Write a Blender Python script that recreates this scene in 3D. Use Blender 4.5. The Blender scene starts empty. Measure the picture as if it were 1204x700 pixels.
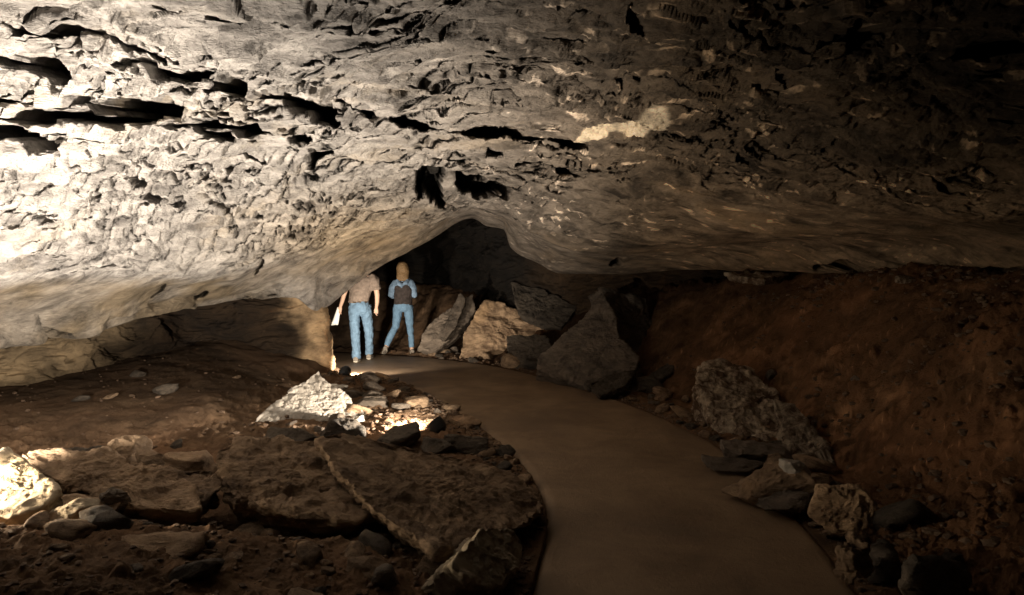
import bpy, bmesh, math, random
import numpy as np
from mathutils import Vector, Matrix

random.seed(7)
SC = bpy.context.scene
COL = SC.collection
F, CX, HY, CH = 900.0, 602.0, 310.0, 1.6      # focal length in photo pixels, principal column, eye-level row, eye height


def P(px, py, Y):
    return ((px - CX) * Y / F, Y, CH - (py - HY) * Y / F)


def G(px, py, z=0.0):
    Y = (CH - z) * F / (py - HY)
    return ((px - CX) * Y / F, Y, z)


# ------------------------------------------------------------------ noise
_rng = np.random.RandomState(11)
_perm = _rng.permutation(256).astype(np.int32)
_perm = np.concatenate([_perm, _perm, _perm])
_grad = _rng.normal(size=(256, 3))
_grad /= np.linalg.norm(_grad, axis=1)[:, None]


def perlin(x, y, z):
    xi = np.floor(x).astype(np.int32); yi = np.floor(y).astype(np.int32); zi = np.floor(z).astype(np.int32)
    xf = x - xi; yf = y - yi; zf = z - zi
    u = xf * xf * xf * (xf * (xf * 6 - 15) + 10)
    v = yf * yf * yf * (yf * (yf * 6 - 15) + 10)
    w = zf * zf * zf * (zf * (zf * 6 - 15) + 10)
    xi &= 255; yi &= 255; zi &= 255

    def g(i, j, k):
        h = _perm[_perm[_perm[(xi + i) & 255] + ((yi + j) & 255)] + ((zi + k) & 255)]
        gr = _grad[h]
        return gr[:, 0] * (xf - i) + gr[:, 1] * (yf - j) + gr[:, 2] * (zf - k)
    a = g(0, 0, 0) * (1 - u) + g(1, 0, 0) * u
    b = g(0, 1, 0) * (1 - u) + g(1, 1, 0) * u
    c = g(0, 0, 1) * (1 - u) + g(1, 0, 1) * u
    d = g(0, 1, 1) * (1 - u) + g(1, 1, 1) * u
    return ((a * (1 - v) + b * v) * (1 - w) + (c * (1 - v) + d * v) * w) * 1.6


def fbm(p, scale=1.0, octaves=4, off=0.0, ridged=False, gain=0.5):
    if np.isscalar(scale):
        scale = (scale, scale, scale)
    x = p[:, 0] * scale[0] + off; y = p[:, 1] * scale[1] + off * 1.7 + 3.1; z = p[:, 2] * scale[2] - off * .7 + 9.2
    s = 0; a = 1.0; t = 0
    for o in range(octaves):
        n = perlin(x, y, z)
        if ridged:
            n = 1 - 2 * np.abs(n)
        s = s + a * n; t += a
        a *= gain; x = x * 2.03 + 5.3; y = y * 2.01 + 1.7; z = z * 2.02 + 8.8
    return s / t


def cells(p, scale, off=0):
    """random value per jittered cell, with distance to the cell border (worley F2-F1)"""
    q = p * np.array(scale) + off
    c = np.floor(q).astype(np.int64)
    f1 = np.full(len(q), 9.0); f2 = np.full(len(q), 9.0); val = np.zeros(len(q))
    for i in (-1, 0, 1):
        for j in (-1, 0, 1):
            for k in (-1, 0, 1):
                cc = c + np.array([i, j, k])
                h = _perm[_perm[_perm[cc[:, 0] & 255] + (cc[:, 1] & 255)] + (cc[:, 2] & 255)]
                jx = (h * 37 % 251) / 251.; jy = (h * 91 % 241) / 241.; jz = (h * 53 % 239) / 239.
                d = np.sqrt((cc[:, 0] + jx - q[:, 0])**2 + (cc[:, 1] + jy - q[:, 1])**2 + (cc[:, 2] + jz - q[:, 2])**2)
                new = d < f1
                f2 = np.where(new, f1, np.minimum(f2, d))
                val = np.where(new, (h * 71 % 233) / 233., val)
                f1 = np.where(new, d, f1)
    return val, f2 - f1


def sstep(a, b, x):
    t = np.clip((x - a) / (b - a), 0, 1)
    return t * t * (3 - 2 * t)


def terrace(v, step, sharp=0.16):
    t = v / step
    f = np.floor(t)
    fr = np.clip((t - f - 0.5) / sharp * 0.5 + 0.5, 0, 1)
    return (f + fr * fr * (3 - 2 * fr)) * step


def pchip(xk, yk, x):
    """monotone cubic interpolation; yk may be (n, m)"""
    xk = np.asarray(xk, float); yk = np.asarray(yk, float)
    one = yk.ndim == 1
    if one:
        yk = yk[:, None]
    h = np.diff(xk)[:, None]; d = np.diff(yk, axis=0) / h
    m = np.zeros_like(yk)
    m[0] = d[0]; m[-1] = d[-1]
    s = d[:-1] * d[1:]
    w1 = 2 * h[1:] + h[:-1]; w2 = h[1:] + 2 * h[:-1]
    with np.errstate(divide='ignore', invalid='ignore'):
        mm = (w1 + w2) / (w1 / d[:-1] + w2 / d[1:])
    m[1:-1] = np.where(s > 0, mm, 0)
    i = np.clip(np.searchsorted(xk, x) - 1, 0, len(xk) - 2)
    t = ((x - xk[i]) / h[i, 0])[:, None]
    hh = h[i]
    r = ((2*t**3 - 3*t**2 + 1) * yk[i] + (t**3 - 2*t**2 + t) * hh * m[i] + (-2*t**3 + 3*t**2) * yk[i+1] + (t**3 - t**2) * hh * m[i+1])
    return r[:, 0] if one else r


# ------------------------------------------------------------------ object helpers
def tag(o, label=None, cat=None, group=None, kind=None):
    if label: o['label'] = label
    if cat: o['category'] = cat
    if group: o['group'] = group
    if kind: o['kind'] = kind
    return o


def empty(name, loc, rz=0, label=None, cat=None, group=None):
    o = bpy.data.objects.new(name, None); COL.objects.link(o)
    o.location = loc; o.rotation_euler = (0, 0, rz); o.empty_display_size = .1
    return tag(o, label, cat, group)


def mesh_obj(name, verts, faces, mat, parent=None, smooth=True, col=None, loc=None):
    me = bpy.data.meshes.new(name)
    verts = np.asarray(verts, dtype=np.float32)
    if isinstance(faces, np.ndarray):
        n, k = faces.shape
        me.vertices.add(len(verts)); me.vertices.foreach_set('co', verts.ravel())
        me.loops.add(n * k); me.loops.foreach_set('vertex_index', faces.astype(np.int32).ravel())
        me.polygons.add(n); me.polygons.foreach_set('loop_start', np.arange(0, n * k, k, dtype=np.int32))
        me.update(calc_edges=True)
    else:
        me.from_pydata([tuple(map(float, v)) for v in verts], [], faces)
    me.polygons.foreach_set('use_smooth', np.full(len(me.polygons), smooth))
    if col is not None:
        ca = me.color_attributes.new('Col', 'FLOAT_COLOR', 'POINT')
        c4 = np.ones((len(verts), 4), dtype=np.float32); c4[:, :col.shape[1]] = col
        ca.data.foreach_set('color', c4.ravel())
    me.update()
    o = bpy.data.objects.new(name, me); COL.objects.link(o)
    if mat: me.materials.append(mat)
    if parent: o.parent = parent
    if loc is not None: o.location = loc
    return o


def grid_faces(nr, nc):
    i = np.arange(nr - 1)[:, None] * nc + np.arange(nc - 1)[None]
    i = i.ravel()
    return np.stack([i, i + 1, i + nc + 1, i + nc], axis=1)


def grid_normals(g):
    du = np.gradient(g, axis=1); dv = np.gradient(g, axis=0)
    n = np.cross(du, dv)
    n /= np.linalg.norm(n, axis=2)[..., None] + 1e-9
    return n


# ------------------------------------------------------------------ materials
def rgb(c): return (c[0], c[1], c[2], 1)


def rock_mat(name, dark, light, accent=None, scale=3.0, stretch=(1, 1, 1), bump=1.0, fine=40., rough=.85, contrast=(.35, .65),
             use_col=False, acc_rng=(.62, .72), spec=.3, acc_scale=.6, world=True, bdist=.02, rot=(0, 0, 0)):
    m = bpy.data.materials.new(name); m.use_nodes = True
    nt = m.node_tree; N = nt.nodes; L = nt.links
    b = N['Principled BSDF']; b.inputs['Roughness'].default_value = rough
    b.inputs['Specular IOR Level'].default_value = spec
    tc = N.new('ShaderNodeTexCoord')
    mp = N.new('ShaderNodeMapping'); mp.inputs['Scale'].default_value = stretch; mp.inputs['Rotation'].default_value = rot
    if world:
        L.new(tc.outputs['Object'], mp.inputs['Vector'])
    else:
        oi = N.new('ShaderNodeObjectInfo'); va = N.new('ShaderNodeVectorMath'); va.operation = 'ADD'
        mu = N.new('ShaderNodeMath'); mu.operation = 'MULTIPLY'; mu.inputs[1].default_value = 37.
        L.new(oi.outputs['Random'], mu.inputs[0]); L.new(tc.outputs['Object'], va.inputs[0]); L.new(mu.outputs[0], va.inputs[1])
        L.new(va.outputs[0], mp.inputs['Vector'])
    n1 = N.new('ShaderNodeTexNoise'); n1.inputs['Scale'].default_value = scale; n1.inputs['Detail'].default_value = 10
    n1.inputs['Roughness'].default_value = .68; n1.inputs['Distortion'].default_value = .4
    L.new(mp.outputs[0], n1.inputs['Vector'])
    r1 = N.new('ShaderNodeValToRGB'); e = r1.color_ramp.elements
    e[0].position, e[1].position = contrast; e[0].color = rgb(dark); e[1].color = rgb(light)
    L.new(n1.outputs[0], r1.inputs[0])
    cur = r1.outputs[0]
    if accent:
        n2 = N.new('ShaderNodeTexNoise'); n2.inputs['Scale'].default_value = acc_scale; n2.inputs['Detail'].default_value = 8
        n2.inputs['Roughness'].default_value = .6; n2.inputs['Distortion'].default_value = .6
        L.new(mp.outputs[0], n2.inputs['Vector'])
        r2 = N.new('ShaderNodeMapRange'); r2.inputs[1].default_value, r2.inputs[2].default_value = acc_rng
        L.new(n2.outputs[0], r2.inputs[0])
        mx = N.new('ShaderNodeMix'); mx.data_type = 'RGBA'; mx.inputs[7].default_value = rgb(accent)
        L.new(r2.outputs[0], mx.inputs[0]); L.new(cur, mx.inputs[6]); cur = mx.outputs[2]
    if use_col:
        at = N.new('ShaderNodeAttribute'); at.attribute_name = 'Col'
        m2 = N.new('ShaderNodeMix'); m2.data_type = 'RGBA'; m2.blend_type = 'MULTIPLY'; m2.inputs[0].default_value = 1
        L.new(cur, m2.inputs[6]); L.new(at.outputs['Color'], m2.inputs[7]); cur = m2.outputs[2]
    if not world:       # each stone a little lighter or darker than the next
        mr = N.new('ShaderNodeMapRange'); mr.inputs[3].default_value = .7; mr.inputs[4].default_value = 1.25
        L.new(oi.outputs['Random'], mr.inputs[0])
        m3 = N.new('ShaderNodeMix'); m3.data_type = 'RGBA'; m3.blend_type = 'MULTIPLY'; m3.inputs[0].default_value = 1
        L.new(cur, m3.inputs[6]); L.new(mr.outputs[0], m3.inputs[7]); cur = m3.outputs[2]
    L.new(cur, b.inputs['Base Color'])
    n3 = N.new('ShaderNodeTexNoise'); n3.inputs['Scale'].default_value = fine; n3.inputs['Detail'].default_value = 8
    n3.inputs['Roughness'].default_value = .7; L.new(mp.outputs[0], n3.inputs['Vector'])
    n4 = N.new('ShaderNodeTexNoise'); n4.noise_type = 'RIDGED_MULTIFRACTAL'; n4.inputs['Scale'].default_value = fine * .22
    n4.inputs['Detail'].default_value = 8; L.new(mp.outputs[0], n4.inputs['Vector'])
    ad = N.new('ShaderNodeMath'); ad.operation = 'MULTIPLY_ADD'; ad.inputs[1].default_value = .6
    L.new(n4.outputs[0], ad.inputs[0]); L.new(n3.outputs[0], ad.inputs[2])
    bp = N.new('ShaderNodeBump'); bp.inputs['Strength'].default_value = bump; bp.inputs['Distance'].default_value = bdist
    L.new(ad.outputs[0], bp.inputs['Height']); L.new(bp.outputs[0], b.inputs['Normal'])
    rr = N.new('ShaderNodeMapRange'); rr.inputs[3].default_value = rough - .12; rr.inputs[4].default_value = min(1, rough + .12)
    L.new(n3.outputs[0], rr.inputs[0]); L.new(rr.outputs[0], b.inputs['Roughness'])
    return m


def plain(name, c, rough=.7, spec=.3, emis=None, strength=0, metal=0, noise=0.0, nscale=30, bump=0):
    m = bpy.data.materials.new(name); m.use_nodes = True
    nt = m.node_tree; b = nt.nodes['Principled BSDF']
    b.inputs['Base Color'].default_value = rgb(c); b.inputs['Roughness'].default_value = rough
    b.inputs['Specular IOR Level'].default_value = spec; b.inputs['Metallic'].default_value = metal
    if emis:
        b.inputs['Emission Color'].default_value = rgb(emis); b.inputs['Emission Strength'].default_value = strength
    if noise:
        tc = nt.nodes.new('ShaderNodeTexCoord'); n = nt.nodes.new('ShaderNodeTexNoise'); n.inputs['Scale'].default_value = nscale
        n.inputs['Detail'].default_value = 6
        nt.links.new(tc.outputs['Object'], n.inputs['Vector'])
        r = nt.nodes.new('ShaderNodeValToRGB'); e = r.color_ramp.elements; e[0].position = .35; e[1].position = .65
        e[0].color = rgb([v * (1 - noise) for v in c]); e[1].color = rgb([min(1, v * (1 + noise)) for v in c])
        nt.links.new(n.outputs[0], r.inputs[0]); nt.links.new(r.outputs[0], b.inputs['Base Color'])
        if bump:
            bp = nt.nodes.new('ShaderNodeBump'); bp.inputs['Strength'].default_value = bump; bp.inputs['Distance'].default_value = .02
            nt.links.new(n.outputs[0], bp.inputs['Height']); nt.links.new(bp.outputs[0], b.inputs['Normal'])
    return m


M_CEIL = rock_mat('limestone_ceiling', (.15, .138, .128), (.66, .62, .58), accent=(.62, .54, .44), scale=2.6, stretch=(.8, 2.0, 2.5), rot=(0, 0, .2),
                  use_col=True, bump=1., fine=30., acc_rng=(.56, .75), contrast=(.34, .62), bdist=.06)
M_WALL = rock_mat('limestone_wall', (.07, .055, .042), (.24, .19, .14), accent=(.30, .19, .11), scale=2.2, stretch=(1, 1, 1.8),
                  use_col=True, bump=1., fine=24., bdist=.03)
M_SOIL = rock_mat('red_brown_earth', (.085, .053, .032), (.24, .15, .088), accent=(.22, .125, .07), scale=3., use_col=True, bump=1., fine=45., rough=.95,
                  spec=.12, bdist=.025, acc_rng=(.45, .7))
M_PATH = rock_mat('dusty_concrete', (.16, .102, .057), (.33, .225, .135), scale=1.6, bump=.7, fine=80., rough=.56, contrast=(.34, .68), spec=.5, bdist=.008, accent=(.15, .10, .062), acc_rng=(.48, .66))
M_ROCK = rock_mat('brown_limestone', (.17, .108, .065), (.56, .39, .245), accent=(.56, .37, .21), scale=4., stretch=(1, 1, 2.2), bump=1., fine=34., bdist=.04, world=False)
M_GREY = rock_mat('grey_limestone', (.09, .072, .056), (.27, .215, .165), scale=4., stretch=(1, 1, 2.2), bump=1., fine=34., bdist=.04, world=False)
M_PALE = rock_mat('pale_limestone', (.36, .32, .27), (.62, .57, .50), scale=4., bump=1., fine=36., world=False)
M_WARM = rock_mat('warm_pale_limestone', (.26, .21, .145), (.52, .43, .31), scale=4., bump=1., fine=36., world=False)
M_CRUST = rock_mat('mineral_crusted_rock', (.09, .052, .03), (.52, .43, .32), scale=5., stretch=(1.4, 1.4, .7), bump=1., fine=30., contrast=(.42, .62), world=False)
M_DARK = rock_mat('dark_limestone', (.045, .036, .028), (.15, .12, .09), scale=4., stretch=(1, 1, 2.0), bump=1., fine=30., bdist=.04, world=False)

# ------------------------------------------------------------------ path edges (world)
Lpx = [(624, 700), (634, 660), (643, 625), (642, 600), (633, 575), (608, 540), (574, 510), (520, 475), (470, 450), (432, 441), (395, 437)]
Rpx = [(1016, 700), (960, 630), (900, 570), (850, 527), (800, 500), (740, 475), (660, 450), (580, 430), (495, 420)]
EL = [(-.9, -4), (-.75, -1), (-.35, 1.2), (.0, 2.6)] + [G(a, b, .02)[:2] for a, b in Lpx] + [(-3.6, 11.7), (-5.2, 12.1), (-7.5, 12.1)]
ER = [(.9, -4), (1.05, -1), (1.4, 1.2), (1.66, 2.6)] + [G(a, b, .02)[:2] for a, b in Rpx] + [(-3.4, 13.7), (-5.2, 13.9), (-7.5, 13.9)]


def resample(pts, n, smooth=True):
    pts = np.array(pts, float)
    s = np.concatenate([[0], np.cumsum(np.linalg.norm(np.diff(pts, axis=0), axis=1))])
    return pchip(s, pts, np.linspace(0, s[-1], n))


def dist_poly(x, y, pl):
    d = np.full(x.shape, 1e9)
    for a, b in zip(pl[:-1], pl[1:]):
        ab = b - a; L2 = (ab**2).sum() + 1e-12
        t = np.clip(((x - a[0]) * ab[0] + (y - a[1]) * ab[1]) / L2, 0, 1)
        d = np.minimum(d, np.hypot(x - a[0] - t * ab[0], y - a[1] - t * ab[1]))
    return d


PLc = resample(EL, 60); PRc = resample(ER, 60)
POLY = np.concatenate([PLc, PRc[::-1]])


def inside(x, y, poly):
    c = np.zeros(x.shape, bool)
    n = len(poly); j = n - 1
    for i in range(n):
        xi, yi = poly[i]; xj, yj = poly[j]
        if yi != yj:
            c ^= ((yi > y) != (yj > y)) & (x < (xj - xi) * (y - yi) / (yj - yi) + xi)
        j = i
    return c


def ground_z(x, y, detail=True, split=False):
    x = np.atleast_1d(np.asarray(x, float)); y = np.atleast_1d(np.asarray(y, float))
    p = np.stack([x, y, np.zeros_like(x)], 1)
    ins = inside(x, y, POLY)
    dl = dist_poly(x, y, PLc); dr = dist_poly(x, y, PRc)
    right = (dr < dl) & ~ins
    left = ~right & ~ins
    # right-hand earth bank rising to the crevice
    far = sstep(11., 13.5, y)
    w = 2.75 + .25 * fbm(p, .5, 2, 4.)
    hb = 1.47 - .03 * (y - 7) * (1 - far) - .35 * far
    bank = hb * sstep(.18, 1, dr / w * 1.0) ** .95 + .05 * sstep(0, .4, dr)
    bank = bank + sstep(.2, .9, dr) * (.16 * fbm(p, .9, 3, 1.) + .05 * fbm(p, 3.2, 3, 2.))
    # left side: rubble hollow, mound in the foreground, earth shelf below the overhang
    lf = .03 + .07 * sstep(0, .8, dl)
    mound = .30 * sstep(.1, 1.9, dl) * (1 - sstep(3.4, 4.15, y - .12 * (x + 2)))
    shelf = sstep(-.05, .75, -2.45 - x + .25 * fbm(p, 1.1, 3, 7.)) * sstep(6.3, 7.2, y)
    shz = shelf * (.12 + .13 * (y - 7) - .085 * (y - 7) * sstep(-4.2, -3.0, x) - .05 * sstep(-3.5, -5, x) * (y - 7)) * (1 - sstep(11.1, 11.9, y) * .95)
    lf = lf + mound + shz + sstep(0.1, .8, dl) * (.05 * fbm(p, 1.1, 3, 5.) + .025 * fbm(p, 4, 2, 6.))
    z = np.where(ins, -.03, np.where(right, bank, lf))
    if detail:
        e = sstep(.0, .25, np.minimum(dl, dr)) * ~ins
        r = fbm(p, 9., 4, 3.)
        pit = np.maximum(0, fbm(p, 5.2, 3, 8.) - .16)
        lumps = np.maximum(0, fbm(p, (13., 13., 13.), 2, 14.))
        rough_l = np.where(left, 1 - .65 * shelf * 1.0, 1.0)
        pz = sstep(0., .25, fbm(p, .9, 2, 17.))
        dd = e * rough_l * (.04 * r - .22 * pit * right * pz + .06 * lumps * (.35 + .65 * pz) + .014 * fbm(p, 32., 3, 9.))
        if split:
            return z, dd
        z = z + dd
    return z


# ------------------------------------------------------------------ ground
def build_ground():
    ys = np.concatenate([np.linspace(-5, 1.8, 40)[:-1], np.geomspace(1.8, 20, 640)])
    a = np.concatenate([np.linspace(-3.2, -.8, 70)[:-1], np.linspace(-.8, .8, 900), np.linspace(.8, 3.2, 70)[1:]])
    Y, A = np.meshgrid(ys, a, indexing='ij')
    X = A * np.maximum(Y, 3.0)
    x = X.ravel(); y = Y.ravel()
    z, dd = ground_z(x, y, True, True)
    p = np.stack([x, y, z], 1)
    nrm = grid_normals(p.reshape(X.shape + (3,))).reshape(-1, 3)
    nrm *= np.sign(nrm[:, 2:3])
    pr = p + .15 * np.stack([fbm(p, 3, 2, 25.), fbm(p, 3, 2, 26.), fbm(p, 3, 2, 27.)], 1)
    cv, cb = cells(pr, (5.5, 5.5, 7.), 2.)
    cv2, cb2 = cells(pr, (11., 11., 13.), 4.)
    patch = sstep(.02, .3, fbm(p, .8, 2, 28.)) * sstep(2.0, 2.6, x - np.interp(y, PRc[:44, 1], PRc[:44, 0]) + 1.6)
    ffd = .7 + .6 * fbm(p, 5.5, 4, 29.)
    dd = dd + patch * (.10 * (cv - .45) * sstep(0, .25, cb) + .04 * (cv2 - .5) * sstep(0, .2, cb2)) * ffd
    p = p + nrm * dd[:, None]
    z = p[:, 2]
    # colour: earth, greyer rubbly floor on the left, pale grit
    right = sstep(-.2, .4, x - np.interp(y, PRc[:44, 1], PRc[:44, 0]))
    c = np.ones((len(p), 3))
    c *= (1 + .25 * fbm(p, 2., 4, 21.))[:, None]
    red = right[:, None]
    c = c * (1 + red * (np.array([.84, .74, .66]) - 1))
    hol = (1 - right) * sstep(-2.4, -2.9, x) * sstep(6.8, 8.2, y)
    c = c * (1 - .45 * hol)[:, None]  # shade of the hollow painted onto its floor
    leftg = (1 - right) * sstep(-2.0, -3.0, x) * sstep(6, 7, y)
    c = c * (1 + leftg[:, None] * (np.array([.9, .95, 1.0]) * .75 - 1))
    grit = sstep(.36, .5, fbm(p, (17, 17, 17), 3, 33.)) * sstep(-.2, .3, fbm(p, 1.2, 2, 31.))
    c = c * (1 + 1.5 * grit)[:, None]
    crust = np.exp(-((x - 2.45) / .42)**2 - ((y - 6.9 + .9 * (x - 2.4)) / 1.0)**2) * sstep(-.05, .15, fbm(p, (5, 5, 5), 4, 36.))
    c = c * (1 + 2.2 * crust)[:, None]
    c = c * (1 + patch * .7 * (cv - .5))[:, None]
    c = c * (1 - .45 * sstep(3.0, 4.6, x) * sstep(7.5, 5.5, y))[:, None]  # falloff to the far right painted into the bank colour
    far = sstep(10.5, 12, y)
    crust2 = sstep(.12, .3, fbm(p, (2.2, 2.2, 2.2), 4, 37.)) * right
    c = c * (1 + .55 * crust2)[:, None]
    c = c * (1 - .72 * far * right)[:, None]  # gloom of the far passage painted into the ground
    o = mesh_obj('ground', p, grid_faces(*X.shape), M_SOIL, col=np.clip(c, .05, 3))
    tag(o, kind='structure')
    # concrete path, one raised sheet
    n = 500; k = 40
    l = resample(EL, n); r = resample(ER, n)
    t = np.linspace(0, 1, k)[None, :, None]
    g = l[:, None] * (1 - t) + r[:, None] * t
    g3 = np.concatenate([g, np.full(g.shape[:2] + (1,), .02)], 2)
    q = g3.reshape(-1, 3)
    edge = np.minimum(t[0, :, 0], 1 - t[0, :, 0])
    g3[..., 2] += .006 * fbm(q, .8, 3, 40.).reshape(n, k) - .035 * (edge < .004)[None] 
    wob = .02 * fbm(q, 3.0, 3, 50.).reshape(n, k) * (edge < .06)[None]
    g3[..., 0] += wob
    o = mesh_obj('path', g3.reshape(-1, 3), grid_faces(n, k), M_PATH)
    tag(o, kind='structure')


build_ground()

# ------------------------------------------------------------------ cave ceiling
KX = [-500, -200, 0, 100, 200, 300, 345, 372, 385, 440, 500, 555, 572, 592, 600, 628, 660, 730, 800, 900, 1000, 1100, 1204, 1400, 1800]
lip_y = [430, 410, 400, 394, 368, 354, 351, 366, 360, 319, 286, 257, 266, 270, 291, 306, 321, 323, 318, 318, 322, 326, 330, 340, 360]
lip_Y = [5.5, 6.5, 7.3, 7.8, 8.8, 9.8, 10.2, 10.6, 10.9, 11.2, 11.6, 12, 12, 11.9, 11.8, 11.65, 11.5, 11.2, 10.8, 9.8, 9, 8.2, 7.3, 6.3, 5.5]
rid_y = [345, 334, 328, 323, 318, 308, 300, 294, 290, 274, 260, 243, 245, 250, 256, 270, 282, 290, 285, 270, 260, 255, 250, 240, 240]
rid_Y = [4.7, 5.7, 6.4, 6.9, 7.7, 8.7, 9.1, 9.4, 9.6, 10, 10.4, 10.7, 10.6, 10.5, 10.4, 10.1, 9.8, 9.3, 9, 8.2, 7.4, 6.7, 6, 5.2, 4.5]
r2_Y = [3.7, 4.7, 5.4, 5.8, 6.4, 7, 7.3, 7.5, 7.6, 8, 8.4, 8.7, 8.7, 8.65, 8.6, 8.5, 8.4, 8, 7.6, 6.9, 6.3, 5.8, 5.2, 4.6, 4]
r3_Y = [3.5, 4.2, 4.7, 4.9, 5.3, 5.6, 5.7, 5.8, 5.9, 6, 6.2, 6.3, 6.3, 6.3, 6.3, 6.25, 6.2, 6, 5.8, 5.5, 5.1, 4.8, 4.5, 4.1, 3.7]
r4_Y = [3.1, 3.6, 3.9, 4, 4.2, 4.3, 4.35, 4.4, 4.4, 4.5, 4.55, 4.6, 4.6, 4.6, 4.6, 4.6, 4.6, 4.5, 4.4, 4.3, 4.2, 4.1, 3.9, 3.6, 3.3]


def ceiling_rows():
    rows = []      # each (22, 3) in pixel-depth space -> world
    def R(py, Yv):
        return [P(a, (py[i] if hasattr(py, '__len__') else py), Yv[i]) for i, a in enumerate(KX)]
    lip = np.array(R(lip_y, lip_Y))
    back2 = lip.copy(); back2[:, 1] += 9; back2[:, 0] *= (lip[:, 1] + 9)[:] / lip[:, 1] * .8; back2[:, 2] = 3.0
    back1 = lip.copy(); back1[:, 0] *= (lip[:, 1] + 1.2) / lip[:, 1]; back1[:, 1] += 1.2; back1[:, 2] += .55
    back0 = lip.copy(); back0[:, 0] *= (lip[:, 1] + .35) / lip[:, 1]; back0[:, 1] += .35; back0[:, 2] += .12
    mid_y = [a * .45 + b * .55 for a, b in zip(lip_y, rid_y)]; mid_Y = [a * .62 + b * .38 for a, b in zip(lip_Y, rid_Y)]
    rows += [back2, back1, back0, lip, np.array(R(mid_y, mid_Y)), np.array(R(rid_y, rid_Y)), np.array(R(200, r2_Y)), np.array(R(110, r3_Y)), np.array(R(0, r4_Y)),
             np.array(R(-160, [v * .78 for v in r4_Y]))]
    top = np.array([((a - CX) / F * 3.6, 1.2, 3.35) for a in KX]); rows.append(top)
    top = np.array([((a - CX) / F * 3.6, -1.5, 3.2) for a in KX]); rows.append(top)
    top = np.array([((a - CX) / F * 3.6, -5, 3.0) for a in KX]); rows.append(top)
    return np.array(rows)


CRACKS = [
    [(-60, 30, 2), (0, 33, 2.4), (15, 40, 2), (30, 34, 3), (70, 33, 2.6), (115, 38, 3), (135, 48, 3), (165, 57, 2.4), (192, 64, 1.6)],
    [(140, 64, 1.5), (170, 68, 3.5), (195, 82, 4), (215, 85, 2.5), (250, 87, 2.5)],
    [(205, 93, 2), (240, 102, 2.5), (265, 98, 5), (285, 97, 3)],
    [(20, 72, 3), (32, 74, 8), (52, 78, 11), (66, 84, 10), (73, 95, 5)],
    [(-60, 58, 4), (0, 62, 5), (10, 72, 6), (14, 80, 3)],
    [(-60, 108, 4), (0, 112, 4), (30, 112, 3), (55, 118, 2), (62, 117, 3), (78, 112, 6), (110, 121, 8), (150, 124, 14), (190, 121, 13), (208, 127, 8)],
    [(-60, 130, 3), (0, 131, 3), (40, 133, 5), (100, 136, 6), (160, 140, 4), (200, 145, 5), (230, 146, 6), (265, 149, 8), (300, 155, 5), (330, 160, 3), (362, 168, 5)],
    [(-60, 150, 12), (0, 152, 13), (20, 151, 13), (40, 160, 7), (60, 167, 5), (66, 179, 2)],
    [(275, 107, 5), (300, 111, 9), (328, 114, 8), (342, 121, 4), (365, 126, 8), (385, 135, 9), (397, 144, 4)],
    [(205, 150, 2), (240, 158, 3), (290, 168, 4), (300, 175, 2)],
    [(366, 197, 4), (370, 186, 6), (384, 184, 5), (390, 181, 2)],
    [(335, 125, 1.5), (400, 124, 2.5), (430, 129, 3), (470, 143, 6), (500, 149, 4), (560, 152, 3.5), (598, 149, 7), (612, 156, 5), (640, 160, 3), (692, 171, 1.8)],
    [(492, 232, 2), (498, 205, 8), (517, 203, 6), (508, 222, 10), (520, 240, 4)],
    [(540, 213, 5), (560, 220, 8), (590, 221, 6), (598, 228, 3)],
    [(577, 172, 4), (590, 173, 3)], [(505, 188, 1.5), (545, 190, 1.5)],
    [(610, 190, 2), (650, 195, 2), (662, 205, 5), (684, 209, 2)], [(700, 193, 2), (720, 199, 2)],
    [(98, 277, 1), (112, 286, 1.5), (122, 300, 2.4), (129, 314, 1.2)],
    [(180, 0, 1.5), (210, 12, 1.8), (240, 9, 1.8), (275, 10, 1)],
    [(222, 195, 2), (246, 194, 3), (248, 206, 3), (234, 219, 1.5)],
    [(146, 209, 2), (156, 210, 5), (168, 217, 2)],
    [(60, 152, 1), (130, 157, 1.6)], [(150, 192, 1.5), (180, 197, 1.2)], [(280, 184, 1), (310, 188, 1.6)],
    [(0, 245, 1.2), (60, 256, 1.4)], [(170, 236, 1.2), (200, 232, 2), (215, 238, 1)], [(245, 240, 2), (265, 245, 3)],
    [(300, 252, 3), (308, 254, 2)], [(338, 265, 2), (340, 276, 1.5)],
    [(43, 372, 2), (44, 385, 5), (60, 391, 4), (84, 393, 1)],
    [(192, 334, 1.6), (184, 344, 1.4), (176, 351, 1)], [(242, 346, 1.5), (222, 368, 2.2)], [(306, 305, 2.4), (300, 320, 1)],
    [(640, 42, 1), (690, 48, 1.5)], [(680, 10, 2), (705, 14, 1.5)], [(740, 25, 3), (757, 33, 3)], [(675, 75, 3), (684, 77, 2)],
    [(700, 100, 1), (760, 92, 1.2)], [(915, 90, 4), (925, 98, 5)], [(935, 70, 2), (960, 68, 2)], [(1010, 40, 12), (1040, 32, 9), (1060, 22, 5)],
    [(330, 5, 4), (334, 14, 3)], [(820, 165, 2), (900, 155, 2)], [(870, 180, 1.5), (885, 184, 3)], [(970, 175, 2), (980, 172, 4)],
    [(1100, 70, 6), (1140, 60, 10), (1190, 55, 10), (1260, 50, 10)], [(720, 310, 2), (728, 309, 3)],
    [(960, 314, 3), (1000, 310, 6), (1015, 318, 5)], [(1085, 312, 3), (1110, 318, 4), (1204, 322, 5)], [(985, 5, 8), (1000, 12, 5)],
]


def smooth_mask(px, py):
    """1 where the ceiling is a rounded, water-worn surface"""
    lower = np.interp(px, KX, rid_y)
    m = sstep(-12, 14, py - lower + 0.0)
    r = sstep(640, 860, px) * sstep(205, 255, py - .05 * (px - 900))
    return np.clip(np.maximum(m, r), 0, 1)


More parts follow.
